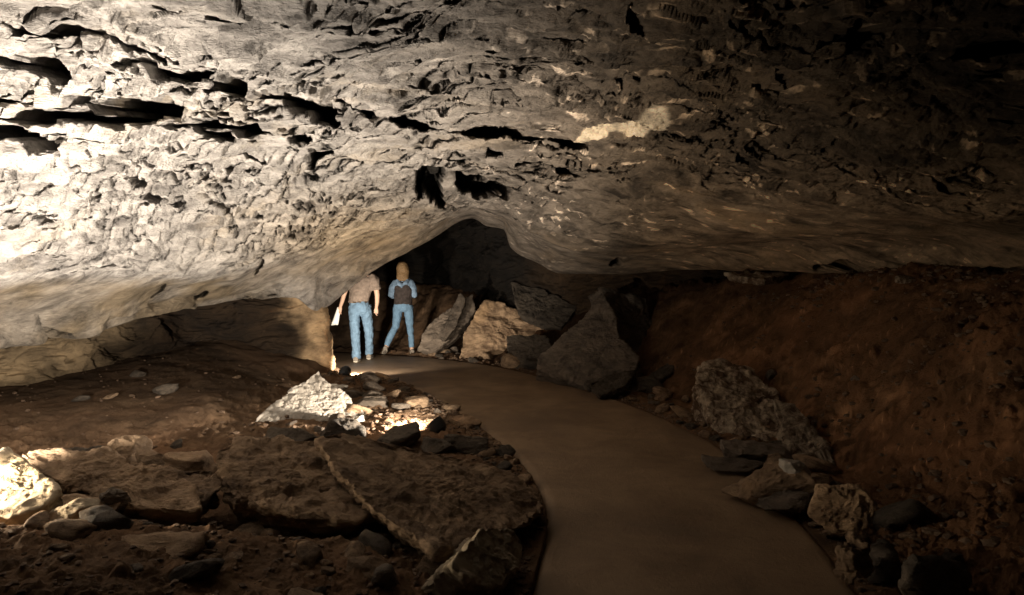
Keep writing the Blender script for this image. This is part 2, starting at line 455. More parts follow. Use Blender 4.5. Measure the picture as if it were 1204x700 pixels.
def build_ceiling():
    RW = ceiling_rows()
    us = np.concatenate([np.linspace(-500, -70, 40)[:-1], np.linspace(-70, 1274, 900), np.linspace(1274, 1800, 40)[1:]])
    # across
    g = np.stack([pchip(KX, RW[i], us) for i in range(len(RW))])          # rows x cols x 3
    counts = [12, 14, 10, 60, 60, 190, 160, 150, 45, 30, 20, 16]
    vs = np.concatenate([np.linspace(i, i + 1, c, endpoint=False) for i, c in enumerate(counts)] + [[len(counts)]])
    nr = len(vs); nc = len(us)
    G3 = pchip(np.arange(len(RW)), g.reshape(len(RW), -1), vs).reshape(nr, nc, 3)
    n = grid_normals(G3)
    n *= np.sign(-(n[nr * 3 // 4, nc // 2, 2]))        # into the cave
    p = G3.reshape(-1, 3); nn = n.reshape(-1, 3)
    Yc = np.maximum(p[:, 1], .3)
    px = CX + p[:, 0] * F / Yc; py = HY - (p[:, 2] - CH) * F / Yc
    V = np.repeat(vs, nc)
    sm = smooth_mask(px, py)
    sm = np.where(V < 3.0, 1, sm)
    # warp + rotated, stretched coordinates: flakes run slightly up to the right
    a = .22
    q = np.stack([p[:, 0] * math.cos(a) - p[:, 1] * math.sin(a), p[:, 0] * math.sin(a) + p[:, 1] * math.cos(a), p[:, 2]], 1)
    wr = np.stack([fbm(p, 1.1, 2, 51.), fbm(p, 1.1, 2, 52.), fbm(p, 1.1, 2, 53.)], 1)
    q = q + wr * .28
    big = fbm(p, (.55, .8, .8), 3, 60.)
    flake = fbm(q, (1.0, 3.8, 3.6), 6, 61., gain=.57)
    fine = fbm(q, (6, 19, 16), 4, 62., gain=.65)
    cv, cb = cells(q + .02 * wr, (1.7, 4.2, 3.2), 3.)
    cv2, cb2 = cells(q, (5., 11, 9), 7.)
    rid = fbm(q, (2.4, 6.5, 6.0), 4, 63., ridged=True)
    left = 1 - sstep(420, 760, px)
    rr_ = sstep(450, 750, px)
    rough = 1 - sm
    d = .10 * big
    d = d + rough * (terrace((.16 - .06 * left) * flake + .05 * (cv - .5), .028, .2) * (.75 + .35 * left + .5 * rr_) + (.016 + .012 * rr_) * fine - .05 * rr_ * sstep(.22, .5, fbm(q, (2.2, 7, 7), 4, 64.)) + .010 * (cv2 - .5) * sstep(0, .12, cb2) + .014 * rid)
    # water-worn scallops on the smooth parts
    sc = fbm(p, (1.0, 1.7, 2.4), 3, 70.); fl = fbm(q, (3.0, 6., 6.), 4, 71.)
    band = terrace(fbm(q, (.7, 1.6, 2.2), 3, 72.) * .22, .05, .5)
    d = d + sm * (.055 * sc + .014 * fl + .35 * band + .003 * fine)
    lipfade = np.where(V > 3, sstep(3.0, 3.5, V) * .8 + .2, .35)
    d = d * lipfade
    # random slits between bedding planes
    sl = fbm(q, (1.1, 7.5, 6.0), 3, 80.)
    slit = sstep(.30, .36, sl) * rough * sstep(-.15, .15, fbm(p, .9, 2, 81.) + .25 * left - .05)
    lowedge = np.exp(-((V - 3.25) / .3)**2) * (1 - sstep(335, 350, px))
    ev, eb = cells(q, (1.6, 1.6, 4.), 9.)
    d = d + lowedge * (.22 * (ev - .5) * sstep(0, .07, eb) + .06 * fbm(q, (2, 3, 5), 4, 66.))
    bl = fbm(q * np.array([1, 1, 1.]), (.45, 5.0, 5.5), 4, 83.)
    line = np.exp(-(bl / .03)**2) * sstep(-.05, .25, fbm(p, 1.1, 2, 84.) + .2 * left) * rough
    d = d - .03 * line
    p2 = p + nn * d[:, None]
    p2[:, 1] += .14 * line
    # bedding steps: the rock breaks back along level planes
    h1 = p[:, 2] + .16 * fbm(p, (.7, .7, .7), 3, 67.) + .035 * fbm(p, (3.5, 5, 5), 3, 68.)
    for st_, am in ((.11, .62), (.037, .55)):
        p2[:, 2] += rough * am * (terrace(h1, st_, .12) - h1) * (.35 + .65 * left) * sstep(5.0, 5.4, V)
    # bedding-plane cracks: real pockets running back into the rock
    wx = px + 4 * fbm(p, (5, 5, 5), 3, 90.) + 1.2 * fine
    wy = py + 3.5 * fbm(p, (5, 9, 9), 3, 91.) + 1.2 * fine
    pocket = np.zeros(len(p))
    for cr in CRACKS:
        best = np.full(len(p), 1e9)
        xs = [c[0] for c in cr]; y_ = [c[1] for c in cr]
        sel = (px > min(xs) - 30) & (px < max(xs) + 30) & (py > min(y_) - 30) & (py < max(y_) + 30) & (V > 3.05)
        if not sel.any(): continue
        X = wx[sel]; Yy = wy[sel]; b = best[sel]
        for (x0, y0, w0), (x1, y1, w1) in zip(cr[:-1], cr[1:]):
            vx, vy = x1 - x0, y1 - y0
            t = np.clip(((X - x0) * vx + (Yy - y0) * vy) / (vx * vx + vy * vy + 1e-6), 0, 1)
            dd = np.hypot(X - x0 - t * vx, Yy - y0 - t * vy) - (w0 + (w1 - w0) * t)
            b = np.minimum(b, dd)
        pocket[sel] = np.maximum(pocket[sel], 1 - sstep(-1.3, .9, b))
    dirY = np.array([-.12, .97, .17])
    depth = 1.15 * np.maximum(pocket, 0)
    p2 = p2 + dirY * depth[:, None] + dirY * (slit * .07 * (1 - pocket))[:, None]
    # colour
    c = np.ones((len(p), 3))
    c *= (1 + .22 * fbm(q, (1.5, 4, 4), 4, 100.))[:, None]
    arch = np.exp(-((px - 430) / 110)**2 - ((py - 285) / 45)**2)
    c = c * (1 + arch[:, None] * (np.array([1.2, 1.0, .72]) - 1))
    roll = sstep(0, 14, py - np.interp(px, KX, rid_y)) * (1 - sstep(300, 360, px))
    och_shade = roll * (.6 + .4 * sstep(-.1, .3, fbm(p, 1.4, 3, 101.)))
    c = c * (1 + och_shade[:, None] * (np.array([.50, .42, .30]) - 1))  # ochre mottling, plus shade painted on the rolled underside
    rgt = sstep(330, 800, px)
    c = c * (1 + rgt[:, None] * (np.array([.82, .65, .46]) * (.47 + .95 * sstep(150, 290, py) * sstep(700, 820, px))[:, None] - 1))  # warmer rock, lamp falloff painted to the right, lit lower strata raised
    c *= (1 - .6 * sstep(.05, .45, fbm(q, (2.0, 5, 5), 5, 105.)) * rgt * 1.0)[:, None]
    c *= (1 - .42 * sstep(120, 420, px) * sstep(150, 20, py))[:, None]  # lamp's fade towards the top painted into the colour
    c *= (1 - .6 * sstep(880, 1180, px) * sstep(240, 120, py))[:, None]  # upper right corner painted dark where lamp light dies away
    # pale flecks where fresh rock has flaked off, more of them to the right
    fk = 1.5 * sstep(.24, .38, fbm(q, (4, 15, 14), 4, 102.)) * sstep(430, 700, px) * (.3 + .7 * rough) * sstep(-.3, .05, fbm(p, 1.3, 2, 103.))
    c = c * (1 + 3.2 * fk)[:, None]
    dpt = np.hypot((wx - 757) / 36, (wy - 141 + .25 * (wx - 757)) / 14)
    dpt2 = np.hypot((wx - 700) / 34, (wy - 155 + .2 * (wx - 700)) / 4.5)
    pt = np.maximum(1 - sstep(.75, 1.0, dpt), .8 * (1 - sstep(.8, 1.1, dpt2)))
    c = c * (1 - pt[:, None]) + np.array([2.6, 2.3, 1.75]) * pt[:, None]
    c *= ((1 - .8 * pocket) * (1 - .5 * line))[:, None]  # shade inside pockets and bedding lines painted into the colour
    # the roof of the far passage has its darkness painted in
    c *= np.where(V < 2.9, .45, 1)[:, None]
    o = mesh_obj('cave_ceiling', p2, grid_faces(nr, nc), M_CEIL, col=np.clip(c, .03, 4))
    tag(o, kind='structure')


build_ceiling()


# ------------------------------------------------------------------ walls
def wall(name, cols, zbase, ztop, bulge, res, mat, seed, tint, rough=1.0, lean=None, facing=None, blocks=1.0):
    """curtain wall through plan points cols; bulge(v) leans it in or out; tint(p) gives colour"""
    cols = np.array(cols, float)
    s = np.concatenate([[0], np.cumsum(np.linalg.norm(np.diff(cols, axis=0), axis=1))])
    nu, nv = res
    u = np.linspace(0, s[-1], nu)
    q = pchip(s, cols, u)
    zt = pchip(s, ztop, u) if hasattr(ztop, '__len__') else np.full(nu, ztop)
    t = np.gradient(q, axis=0); t /= np.linalg.norm(t, axis=1)[:, None]
    nrm = np.stack([t[:, 1], -t[:, 0]], 1)          # towards the cave
    if facing: nrm *= facing
    v = np.linspace(0, 1, nv)
    g = np.zeros((nv, nu, 3))
    off = bulge(v[:, None], u[None] / s[-1])
    g[..., 0] = q[None, :, 0] + nrm[None, :, 0] * off
    g[..., 1] = q[None, :, 1] + nrm[None, :, 1] * off
    g[..., 2] = zbase + (zt[None] - zbase) * v[:, None]
    n = grid_normals(g)
    if (n[nv // 2, nu // 2, :2] * nrm[nu // 2]).sum() < 0: n = -n
    p = g.reshape(-1, 3); nn = n.reshape(-1, 3)
    wr = np.stack([fbm(p, 1.3, 2, seed + 1), fbm(p, 1.3, 2, seed + 2), fbm(p, 1.3, 2, seed + 3)], 1)
    qq = p + .25 * wr
    cv, cb = cells(qq, (1.3, 1.3, 2.6), seed)
    cv2, cb2 = cells(qq, (3.6, 3.6, 6.5), seed + 5)
    if callable(rough): rough = rough(p)
    d = .16 * fbm(p, .8, 3, seed + 4) + rough * (terrace(.22 * fbm(qq, (1.5, 1.5, 4.2), 5, seed + 5), .05, .25) + blocks * (.10 * (cv - .5) * sstep(0, .08, cb)
         + .035 * (cv2 - .5) * sstep(0, .1, cb2)) + .015 * fbm(p, 12, 4, seed + 6))
    p2 = p + nn * d[:, None]
    c = tint(p)
    c = c * (1 + .25 * fbm(qq, (2, 2, 5), 4, seed + 9))[:, None]
    o = mesh_obj(name, p2, grid_faces(nv, nu), mat, col=np.clip(c, .03, 4))
    return tag(o, kind='structure')


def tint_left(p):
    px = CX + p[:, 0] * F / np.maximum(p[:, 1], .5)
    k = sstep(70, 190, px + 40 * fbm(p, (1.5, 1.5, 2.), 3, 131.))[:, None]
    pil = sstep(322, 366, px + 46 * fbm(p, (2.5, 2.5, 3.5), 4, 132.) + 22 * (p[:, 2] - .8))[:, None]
    c = np.array([1.25, 1.15, .9]) * (1 - k) + np.array([.16, .12, .08]) * k  # second tone paints the shade of the hollow onto the wall
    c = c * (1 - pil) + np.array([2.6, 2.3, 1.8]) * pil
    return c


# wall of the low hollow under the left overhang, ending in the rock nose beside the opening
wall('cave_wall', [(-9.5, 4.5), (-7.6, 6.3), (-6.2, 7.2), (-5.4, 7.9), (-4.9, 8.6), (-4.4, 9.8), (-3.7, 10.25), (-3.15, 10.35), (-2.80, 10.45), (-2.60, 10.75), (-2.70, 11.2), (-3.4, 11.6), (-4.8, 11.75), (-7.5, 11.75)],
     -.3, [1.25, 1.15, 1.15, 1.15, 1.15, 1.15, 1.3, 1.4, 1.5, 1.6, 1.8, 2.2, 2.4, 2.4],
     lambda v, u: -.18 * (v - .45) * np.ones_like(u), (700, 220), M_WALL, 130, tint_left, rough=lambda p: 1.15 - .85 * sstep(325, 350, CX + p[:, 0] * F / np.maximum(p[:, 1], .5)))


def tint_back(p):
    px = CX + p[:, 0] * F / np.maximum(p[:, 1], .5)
    c = np.ones((len(p), 3)) * np.array([.045, .038, .03])  # darkness of the unlit passage put into the wall colour
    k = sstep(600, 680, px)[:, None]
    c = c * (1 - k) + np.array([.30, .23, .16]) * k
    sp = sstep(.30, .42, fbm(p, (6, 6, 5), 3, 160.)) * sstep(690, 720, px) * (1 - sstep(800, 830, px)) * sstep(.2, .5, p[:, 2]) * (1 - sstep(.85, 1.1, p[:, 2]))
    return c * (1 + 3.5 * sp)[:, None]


# far side of the passage, then the wall behind the right-hand bank
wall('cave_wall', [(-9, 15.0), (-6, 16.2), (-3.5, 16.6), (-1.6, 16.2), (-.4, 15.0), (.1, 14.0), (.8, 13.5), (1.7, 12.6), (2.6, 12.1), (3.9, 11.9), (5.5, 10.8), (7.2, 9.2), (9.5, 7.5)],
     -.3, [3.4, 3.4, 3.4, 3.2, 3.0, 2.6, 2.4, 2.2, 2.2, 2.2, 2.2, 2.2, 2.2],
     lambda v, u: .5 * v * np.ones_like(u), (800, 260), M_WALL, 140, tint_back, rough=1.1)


def tint_plain(p):
    return np.ones((len(p), 3)) * np.array([.6, .5, .4])


# sides and back of the chamber behind the viewer
wall('cave_wall', [(9.5, 7.8), (9.0, 3), (7.5, -3), (2, -4.6), (-4, -4.4), (-8.5, -1), (-9.6, 4.8)], -.4, 3.4,
     lambda v, u: .3 * v * np.ones_like(u), (240, 50), M_WALL, 150, tint_plain)

# ------------------------------------------------------------------ rocks
_ICO = {}


def ico(sub):
    if sub not in _ICO:
        bm = bmesh.new(); bmesh.ops.create_icosphere(bm, subdivisions=sub, radius=1)
        v = np.array([x.co[:] for x in bm.verts]); f = np.array([[w.index for w in t.verts] for t in bm.faces]); bm.free()
        _ICO[sub] = (v / np.linalg.norm(v, axis=1)[:, None], f)
    return _ICO[sub]


def rock_surface(dirs, planes, dist, k=26.):
    """soft minimum over half-spaces: a faceted, slightly worn block"""
    t = np.maximum(dirs @ planes.T, 1e-4) / dist[None]      # 1/r for each plane
    m = t.max(1, keepdims=True)
    inv = m[:, 0] + np.log(np.exp(k * (t - m)).sum(1)) / k
    return dirs / inv[:, None]


def rough_up(p, n, seed, amp, strata=1.0, scale=None):
    L = np.ptp(p, axis=0).max()
    f = 1.0 / max(L, .05)
    cv, cb = cells(p + .1 * L * fbm(p, 2 * f, 2, seed + 8)[:, None], (2.6 * f, 2.6 * f, 6 * f), seed)
    d = amp * L * (.6 * fbm(p, 2.2 * f, 3, seed) + terrace(.7 * fbm(p, (2.5 * f, 2.5 * f, 8 * f), 5, seed + 1), .13, .16) * strata
                   + .35 * (cv - .5) * sstep(0, .07, cb) + .15 * fbm(p, 11 * f, 4, seed + 2, gain=.6))
    if L > .3:
        d = d + .004 * fbm(p, 18, 4, seed + 3, gain=.6) - .004 * sstep(.45, .75, fbm(p, (7, 7, 16), 3, seed + 4, ridged=True))
    return p + n * d[:, None]


def vnormals(v, f):
    n = np.zeros_like(v)
    a = np.cross(v[f[:, 1]] - v[f[:, 0]], v[f[:, 2]] - v[f[:, 0]])
    for i in range(3):
        np.add.at(n, f[:, i], a)
    return n / (np.linalg.norm(n, axis=1)[:, None] + 1e-12)


def rock_mesh(size, seed, sub=4, amp=.07, nplanes=11, slabby=0.0, k=60):
    rs = np.random.RandomState(seed)
    dirs, f = ico(sub)
    pl = rs.normal(size=(nplanes, 3)); pl /= np.linalg.norm(pl, axis=1)[:, None]
    ds = rs.uniform(.62, 1.0, nplanes)
    if slabby:
        pl = np.concatenate([pl, [[.05, .05, 1], [-.08, .02, -1]]]); pl /= np.linalg.norm(pl, axis=1)[:, None]
        ds = np.concatenate([ds, [.6, .7]])
    base = np.array([[1, 0, 0], [-1, 0, 0], [0, 1, 0], [0, -1, 0], [0, 0, 1], [0, 0, -1.]])
    pl = np.concatenate([pl, base]); ds = np.concatenate([ds, np.full(6, 1.0)])
    p = rock_surface(dirs, pl, ds, k)
    p = p * (np.array(size) * .5)
    n = vnormals(p, f)
    p = rough_up(p, n, seed % 97 + .3, amp)
    return p, f


def rot(rx, ry, rz):
    return np.array(Matrix.Rotation(rz, 3, 'Z') @ Matrix.Rotation(ry, 3, 'Y') @ Matrix.Rotation(rx, 3, 'X'))


def rock(name, loc, size, r, seed, mat, label, cat='rock', group=None, sub=4, amp=.07, **kw):
    p, f = rock_mesh(size, seed, sub, amp, **kw)
    R = rot(*r)
    p = p @ R.T
    o = mesh_obj(name, p, f, mat, loc=loc)
    return tag(o, label, cat, group)


def slab(name, top, thick, seed, mat, label, sub=6, amp=.035, under=.75, cat='rock', k=45., side=0.0, group=None, rgh=1.0):
    """slab whose top face has the outline `top` (list of world points), `thick` deep; star-shaped outline"""
    T = np.array(top, float); c = T.mean(0)
    u, s, vt = np.linalg.svd(T - c)
    n = vt[2]; n = n if n[2] > 0 else -n
    e1 = np.cross([0, 1, 0], n); e1 /= np.linalg.norm(e1); e2 = np.cross(n, e1)
    Q = np.stack([(T - c) @ e1, (T - c) @ e2], 1)
    ang = np.arctan2(Q[:, 1], Q[:, 0]); o_ = np.argsort(ang); Q = Q[o_]
    dirs, f = ico(sub)
    R0 = np.hypot(Q[:, 0], Q[:, 1]).mean()
    # radial reach of the outline in every direction
    th = np.arctan2(dirs[:, 1], dirs[:, 0]); hx = np.hypot(dirs[:, 0], dirs[:, 1]) + 1e-6
    rad = np.full(len(dirs), 1e-3)
    cs, sn = np.cos(th), np.sin(th)
    for i in range(len(Q)):
        a = Q[i]; b = Q[(i + 1) % len(Q)]
        den = cs * (b[1] - a[1]) - sn * (b[0] - a[0])
        cr = a[0] * b[1] - a[1] * b[0]
        with np.errstate(divide='ignore', invalid='ignore'):
            r = cr / den
            tx = r * cs - a[0]; ty = r * sn - a[1]
            tt = (tx * (b[0] - a[0]) + ty * (b[1] - a[1])) / ((b - a)**2).sum()
        ok = (r > 0) & (tt >= -1e-6) & (tt <= 1 + 1e-6)
        rad = np.where(ok, np.maximum(rad, r), rad)
    rs = np.random.RandomState(seed)
    # unit prism with reach 1 and half height .6
    t_side = hx / 1.0; t_cap = np.abs(dirs[:, 2]) / .55
    m = np.maximum(t_side, t_cap)
    inv = m + np.log(np.exp(k * (t_side - m)) + np.exp(k * (t_cap - m))) / k
    q = dirs / inv[:, None]
    hz = q[:, 2] / .55                                        # -1..1
    taper = 1 - (1 - under) * np.clip((1 - hz) / 2, 0, 1) ** 1.3
    rr = np.hypot(q[:, 0], q[:, 1]) * rad * taper
    x = rr * cs; y = rr * sn
    z = (hz - 1) * .5 * thick
    p = np.stack([x, y, z], 1)
    nn = vnormals(p, f)
    Lh = max(R0, .1)
    sd = seed % 83 + .7
    d = amp * Lh * 1.3 * (.6 * fbm(p, 1.3 / Lh, 3, sd) + terrace(.55 * fbm(p, (1.6 / Lh, 1.9 / Lh, 5 / Lh), 5, sd + 1), .13, .3) + .22 * fbm(p, (7 / Lh, 9 / Lh, 12 / Lh), 4, sd + 2, gain=.6))
    pw = p + .06 * np.stack([fbm(p, 3, 2, sd + 6), fbm(p, 3, 2, sd + 7), fbm(p, 3, 2, sd + 8)], 1)
    cv, cb = cells(pw, (3.2, 4.6, 14.), sd)
    cv2, cb2 = cells(pw, (9., 12., 26.), sd + 3)
    d = d + rgh * (.030 * (cv - .5) * sstep(0, .06, cb) + .012 * (cv2 - .5) * sstep(0, .1, cb2) + terrace(.055 * fbm(pw, (3.2, 4.5, 9.), 5, sd + 9, gain=.6), .011, .2)
                   + .010 * fbm(p, 19, 4, sd + 5, gain=.62) - .012 * sstep(.5, .8, fbm(pw, (4, 6, 12), 4, sd + 10, ridged=True)))
    rimj = (1 - np.abs(np.clip(hz, -1, 1)) ** 6)
    p = p + nn * d[:, None]
    jag = .07 * Lh * fbm(np.stack([cs * 2.2, sn * 2.2, hz * .9], 1), (1.6, 1.6, 1), 4, sd + 20, gain=.6) * rimj
    p[:, 0] += jag * cs; p[:, 1] += jag * sn
    w = c + p[:, :1] * e1 + p[:, 1:2] * e2 + p[:, 2:3] * n
    o = mesh_obj(name, w - c, f, mat, loc=c)
    return tag(o, label, cat, group)


def TP(lst):      # list of (px, py, z) on the floor side -> world
    return [G(a, b, z) for a, b, z in lst]


# --- the big slabs left of the path
slab('flat_rock', TP([(368, 524, .44), (400, 514, .44), (480, 517, .42), (545, 530, .34), (600, 548, .24), (632, 580, .14), (640, 606, .10), (622, 622, .12), (572, 640, .16),
                      (516, 646, .25), (482, 622, .30), (440, 588, .38), (392, 552, .42)]), .15, 3, M_ROCK,
     'largest flat brown slab left of the path, tilted, its front tip overhanging dark rubble', sub=7, amp=.05)
slab('flat_rock', TP([(252, 534, .44), (280, 516, .45), (340, 510, .46), (385, 520, .36), (430, 556, .30), (460, 600, .22), (420, 618, .22), (345, 606, .30), (300, 590, .34), (262, 565, .40)]), .19, 5, M_ROCK,
     'broad dark brown slab tucked under the left side of the largest slab', sub=7, amp=.05)
slab('flat_rock', TP([(22, 534, .46), (60, 526, .48), (120, 530, .46), (190, 548, .42), (238, 574, .38), (236, 600, .34), (180, 600, .34), (110, 580, .38), (50, 556, .42)]), .16, 8, M_ROCK,
     'long low brown slab right behind the brightly lit boulder at the left edge', sub=7, amp=.05)
slab('flat_rock', TP([(176, 556, .36), (250, 552, .36), (262, 572, .34), (236, 592, .32), (205, 578, .34)]), .12, 9, M_ROCK,
     'smooth tan flat rock between the long low slab and the broad dark slab', sub=6, amp=.03)
slab('flat_rock', TP([(55, 528, .40), (120, 526, .42), (125, 538, .40), (80, 540, .40)]), .1, 12, M_DARK,
     'thin dark flat rock lying behind the long low slab', sub=5)
rock('boulder', G(145, 548, .30), (.30, .24, .34), (.1, .1, .4), 21, M_ROCK, 'upright squarish brown rock with a flat face behind the long low slab', sub=5)
rock('boulder', G(192, 556, .30), (.34, .26, .26), (.1, -.1, .2), 22, M_ROCK, 'left one of two rounded brown rocks touching behind the tan flat rock', sub=5)
rock('boulder', G(226, 556, .29), (.36, .28, .24), (.0, .2, -.3), 23, M_ROCK, 'right one of two rounded brown rocks touching behind the tan flat rock', sub=5)
# lit boulder at the left edge and its neighbours
slab('boulder', TP([(-28, 540, .54), (10, 524, .60), (48, 545, .56), (72, 580, .44), (58, 602, .38), (10, 612, .38), (-24, 596, .44)]), .35, 31, M_WARM,
     'pale boulder at the left edge blazing white in the lamp light', sub=6, amp=.05, under=1.0, rgh=.5)
rock('rock', G(86, 612, .34), (.22, .14, .17), (.2, .1, .5), 33, M_WARM, 'small pale angular stone, brightly lit, casting a shadow on the earth mound', sub=5)
rock('rock', G(132, 590, .36), (.16, .12, .12), (.1, .3, .2), 34, M_GREY, 'small knobbly stone in the light at the front edge of the long low slab', sub=5, amp=.12)
rock('rock', G(165, 652, .33), (.52, .30, .16), (.15, .05, .1), 35, M_ROCK, 'low oblong brown stone half buried in the foreground earth mound', sub=5)
rock('boulder', G(20, 640, .22), (.85, .5, .34), (.2, .1, .2), 36, M_ROCK, 'rounded brown rock below the brightly lit boulder at the left edge', sub=6)
# reddish block at the slab's tip
slab('boulder', TP([(568, 618, .32), (600, 622, .26), (618, 636, .20), (616, 662, .14), (592, 688, .12), (552, 686, .18), (534, 658, .28)]), .24, 41, M_WARM, 'blocky reddish brown boulder in front of the slab tip at the path edge', sub=6, amp=.045, under=1.0, k=70, rgh=.7)
rock('rock', G(438, 678, .16), (.24, .16, .12), (.2, .1, .2), 42, M_ROCK, 'small reddish rock alone in the rubble below the slabs', sub=5)
rock('rock', G(528, 636, .10), (.12, .08, .16), (.3, .3, .2), 43, M_ROCK, 'small upright shard wedged beneath the slab tip', sub=4)
# white lit triangle beside the rock nose
slab('flat_rock', [P(375, 432, 7.95), P(352, 450, 7.75), P(320, 474, 7.45), P(290, 503, 7.15), P(330, 512, 7.1), P(385, 510, 7.2), P(440, 496, 7.45), P(410, 470, 7.7), P(385, 452, 7.85)], .30, 51, M_PALE,
     'large white triangular rock slab glowing in lamp light beside the rock nose', sub=7, amp=.03, under=1., rgh=.9)
rock('boulder', G(398, 508, .16), (.44, .32, .26), (.1, -.25, .3), 52, M_DARK, 'dark tilted wedge of rock in front of the white triangular slab', sub=5)
rock('boulder', G(345, 514, .16), (.42, .3, .18), (.1, .1, -.2), 53, M_DARK, 'low dark rock at the foot of the white triangular slab', sub=5)
rock('boulder', G(465, 518, .14), (.40, .3, .20), (.1, -.1, .2), 54, M_DARK, 'dark rounded rock shading the lamp light, left one of the pair behind the largest slab', sub=5)
rock('boulder', G(515, 526, .12), (.30, .22, .14), (.1, .1, .2), 55, M_DARK, 'dark low rock in front of the glowing floor lamp', sub=5)
rock('boulder', G(552, 522, .12), (.38, .26, .18), (.0, .1, -.2), 56, M_DARK, 'dark flat rock right of the glowing floor lamp by the path bend', sub=5)
rock('rock', G(434, 476, .10), (.36, .26, .20), (.1, .15, .3), 57, M_GREY, 'grey flat-topped rock lit in the rubble below the dark round spotlight', sub=5)
rock('rock', G(392, 462, .10), (.30, .24, .18), (.1, .1, -.3), 58, M_PALE, 'pale rock beside the tip of the white triangular slab', sub=5)
rock('rock', G(545, 497, .07), (.36, .16, .14), (.1, .3, -.7), 59, M_ROCK, 'warm tan rock catching lamp light at the path edge behind the glowing lamp', sub=5)
rock('rock', G(420, 498, .08), (.22, .2, .12), (.1, .3, -.7), 60, M_PALE, 'flat white stone left of the dark rounded rock', sub=4)
rock('rock', G(474, 508, .06), (.26, .16, .12), (.1, .3, .7), 61, M_PALE, 'bright white stone just left of the glowing floor lamp', sub=4)

# --- right of the opening: leaning slabs and the pyramid boulder
slab('flat_rock', [P(545, 350, 13.6), P(556, 345, 13.7), P(560, 365, 13.5), P(535, 395, 13.1), P(512, 412, 12.9), P(490, 412, 12.9), P(500, 385, 13.2)], .35, 71, M_GREY,
     'left leaning slab of pale rock just right of the woman', sub=6, amp=.05)
slab('flat_rock', [P(570, 352, 13.5), P(590, 352, 13.5), P(640, 385, 13.2), P(640, 415, 12.8), P(590, 424, 12.5), P(540, 420, 12.6), P(545, 395, 13.0)], .5, 72, M_ROCK,
     'rough ochre boulder with a slanting ledge between the leaning slab and the pyramid boulder', sub=6, amp=.07)
slab('boulder', [P(706, 338, 10.7), P(688, 362, 10.4), P(655, 395, 10.2), P(632, 425, 10.1), P(650, 440, 9.9), P(700, 456, 9.4), P(745, 440, 9.6), P(752, 425, 9.9), P(728, 402, 10.2), P(722, 365, 10.5)], .7, 73, M_GREY,
     'large grey pyramid-shaped boulder standing right of the path', sub=7, amp=.05, under=1.1)
slab('boulder', [P(706, 338, 10.9), P(760, 350, 11.2), P(775, 400, 10.9), P(752, 432, 10.6), P(726, 400, 10.6)], .35, 74, M_DARK,
     'dark slab leaning against the back of the pyramid boulder', sub=6, amp=.05, under=1.0)
slab('flat_rock', [P(735, 456, 9.3), P(790, 425, 9.9), P(808, 420, 10.0), P(800, 432, 9.7), P(760, 458, 9.2), P(738, 462, 9.1)], .12, 75, M_DARK,
     'narrow tilted slab pointing up at the right foot of the pyramid boulder', sub=6, amp=.03)
slab('flat_rock', [P(690, 452, 9.1), P(730, 436, 9.3), P(752, 432, 9.4), P(735, 455, 9.0), P(705, 465, 8.8)], .12, 76, M_DARK,
     'wedge of dark rock lying against the front of the pyramid boulder', sub=6, amp=.03)
slab('flat_rock', [P(541, 343, 13.5), P(548, 352, 13.4), P(536, 385, 13.0), P(522, 402, 12.8), P(515, 398, 12.9), P(528, 368, 13.2)], .12, 78, M_GREY,
     'thin pale shard standing on edge against the left leaning slab', sub=5, amp=.04)
slab('flat_rock', [P(596, 395, 12.4), P(640, 390, 12.0), P(655, 420, 11.5), P(630, 440, 11.2), P(600, 434, 11.6)], .3, 79, M_DARK,
     'dark broken block between the ochre boulder and the pyramid boulder', sub=6, amp=.06)
slab('flat_rock', [P(600, 330, 13.6), P(640, 340, 13.3), P(680, 362, 12.9), P(660, 384, 12.6), P(610, 372, 13.0)], .3, 80, M_DARK,
     'dark layered ledge on the wall above the ochre boulder', sub=6, amp=.07)
# crusted pale face of the bank
slab('rock_outcrop', [P(822, 432, 8.1), P(848, 420, 8.2), P(885, 432, 8.0), P(915, 462, 7.5), P(940, 505, 7.0), P(938, 530, 6.6), P(905, 514, 6.7), P(872, 496, 6.9), P(840, 482, 7.2), P(820, 460, 7.6)], .5, 77, M_CRUST,
     'pale crusted rock face breaking out of the red earth bank', sub=7, amp=.09, under=1.0)
slab('rock_outcrop', [P(908, 468, 7.0), P(938, 474, 6.85), P(970, 522, 6.15), P(990, 562, 5.7), P(958, 566, 5.7), P(926, 528, 6.2)], .3, 90, M_CRUST,
     'lower pale ragged ledge running down the bank from the large crusted face', sub=6, amp=.09, under=1.0)
rock('flat_rock', G(882, 532, .12), (.62, .34, .14), (.1, .05, -.1), 81, M_GREY, 'flat grey layered rock lying at the foot of the pale crusted face', sub=6, slabby=1)
rock('flat_rock', G(862, 546, .08), (.46, .24, .08), (.05, .05, -.1), 82, M_GREY, 'thin grey slab under the flat layered rock at the path edge', sub=5, slabby=1)
rock('rock', G(936, 556, .20), (.20, .14, .14), (.1, .1, .2), 83, M_PALE, 'small light square stone on the rubble right of the path', sub=5)
rock('boulder', G(905, 578, .10), (.52, .36, .18), (.2, -.15, .2), 84, M_ROCK, nplanes=6, label= 'cracked brown rock below the small light square stone', sub=6)
slab('boulder', TP([(962, 574, .46), (1010, 572, .46), (1034, 594, .38), (1020, 622, .28), (982, 626, .24), (950, 602, .30)]), .22, 85, M_ROCK, 'biggest block of the rubble on the right side of the path', sub=6, amp=.05, under=.9, k=70, rgh=.7)
slab('boulder', TP([(1000, 634, .28), (1022, 640, .28), (1030, 664, .18), (1016, 676, .12), (994, 660, .14)]), .13, 86, M_ROCK, 'upright brown rock at the path edge below the biggest block', sub=5, amp=.05, under=.9, k=70)
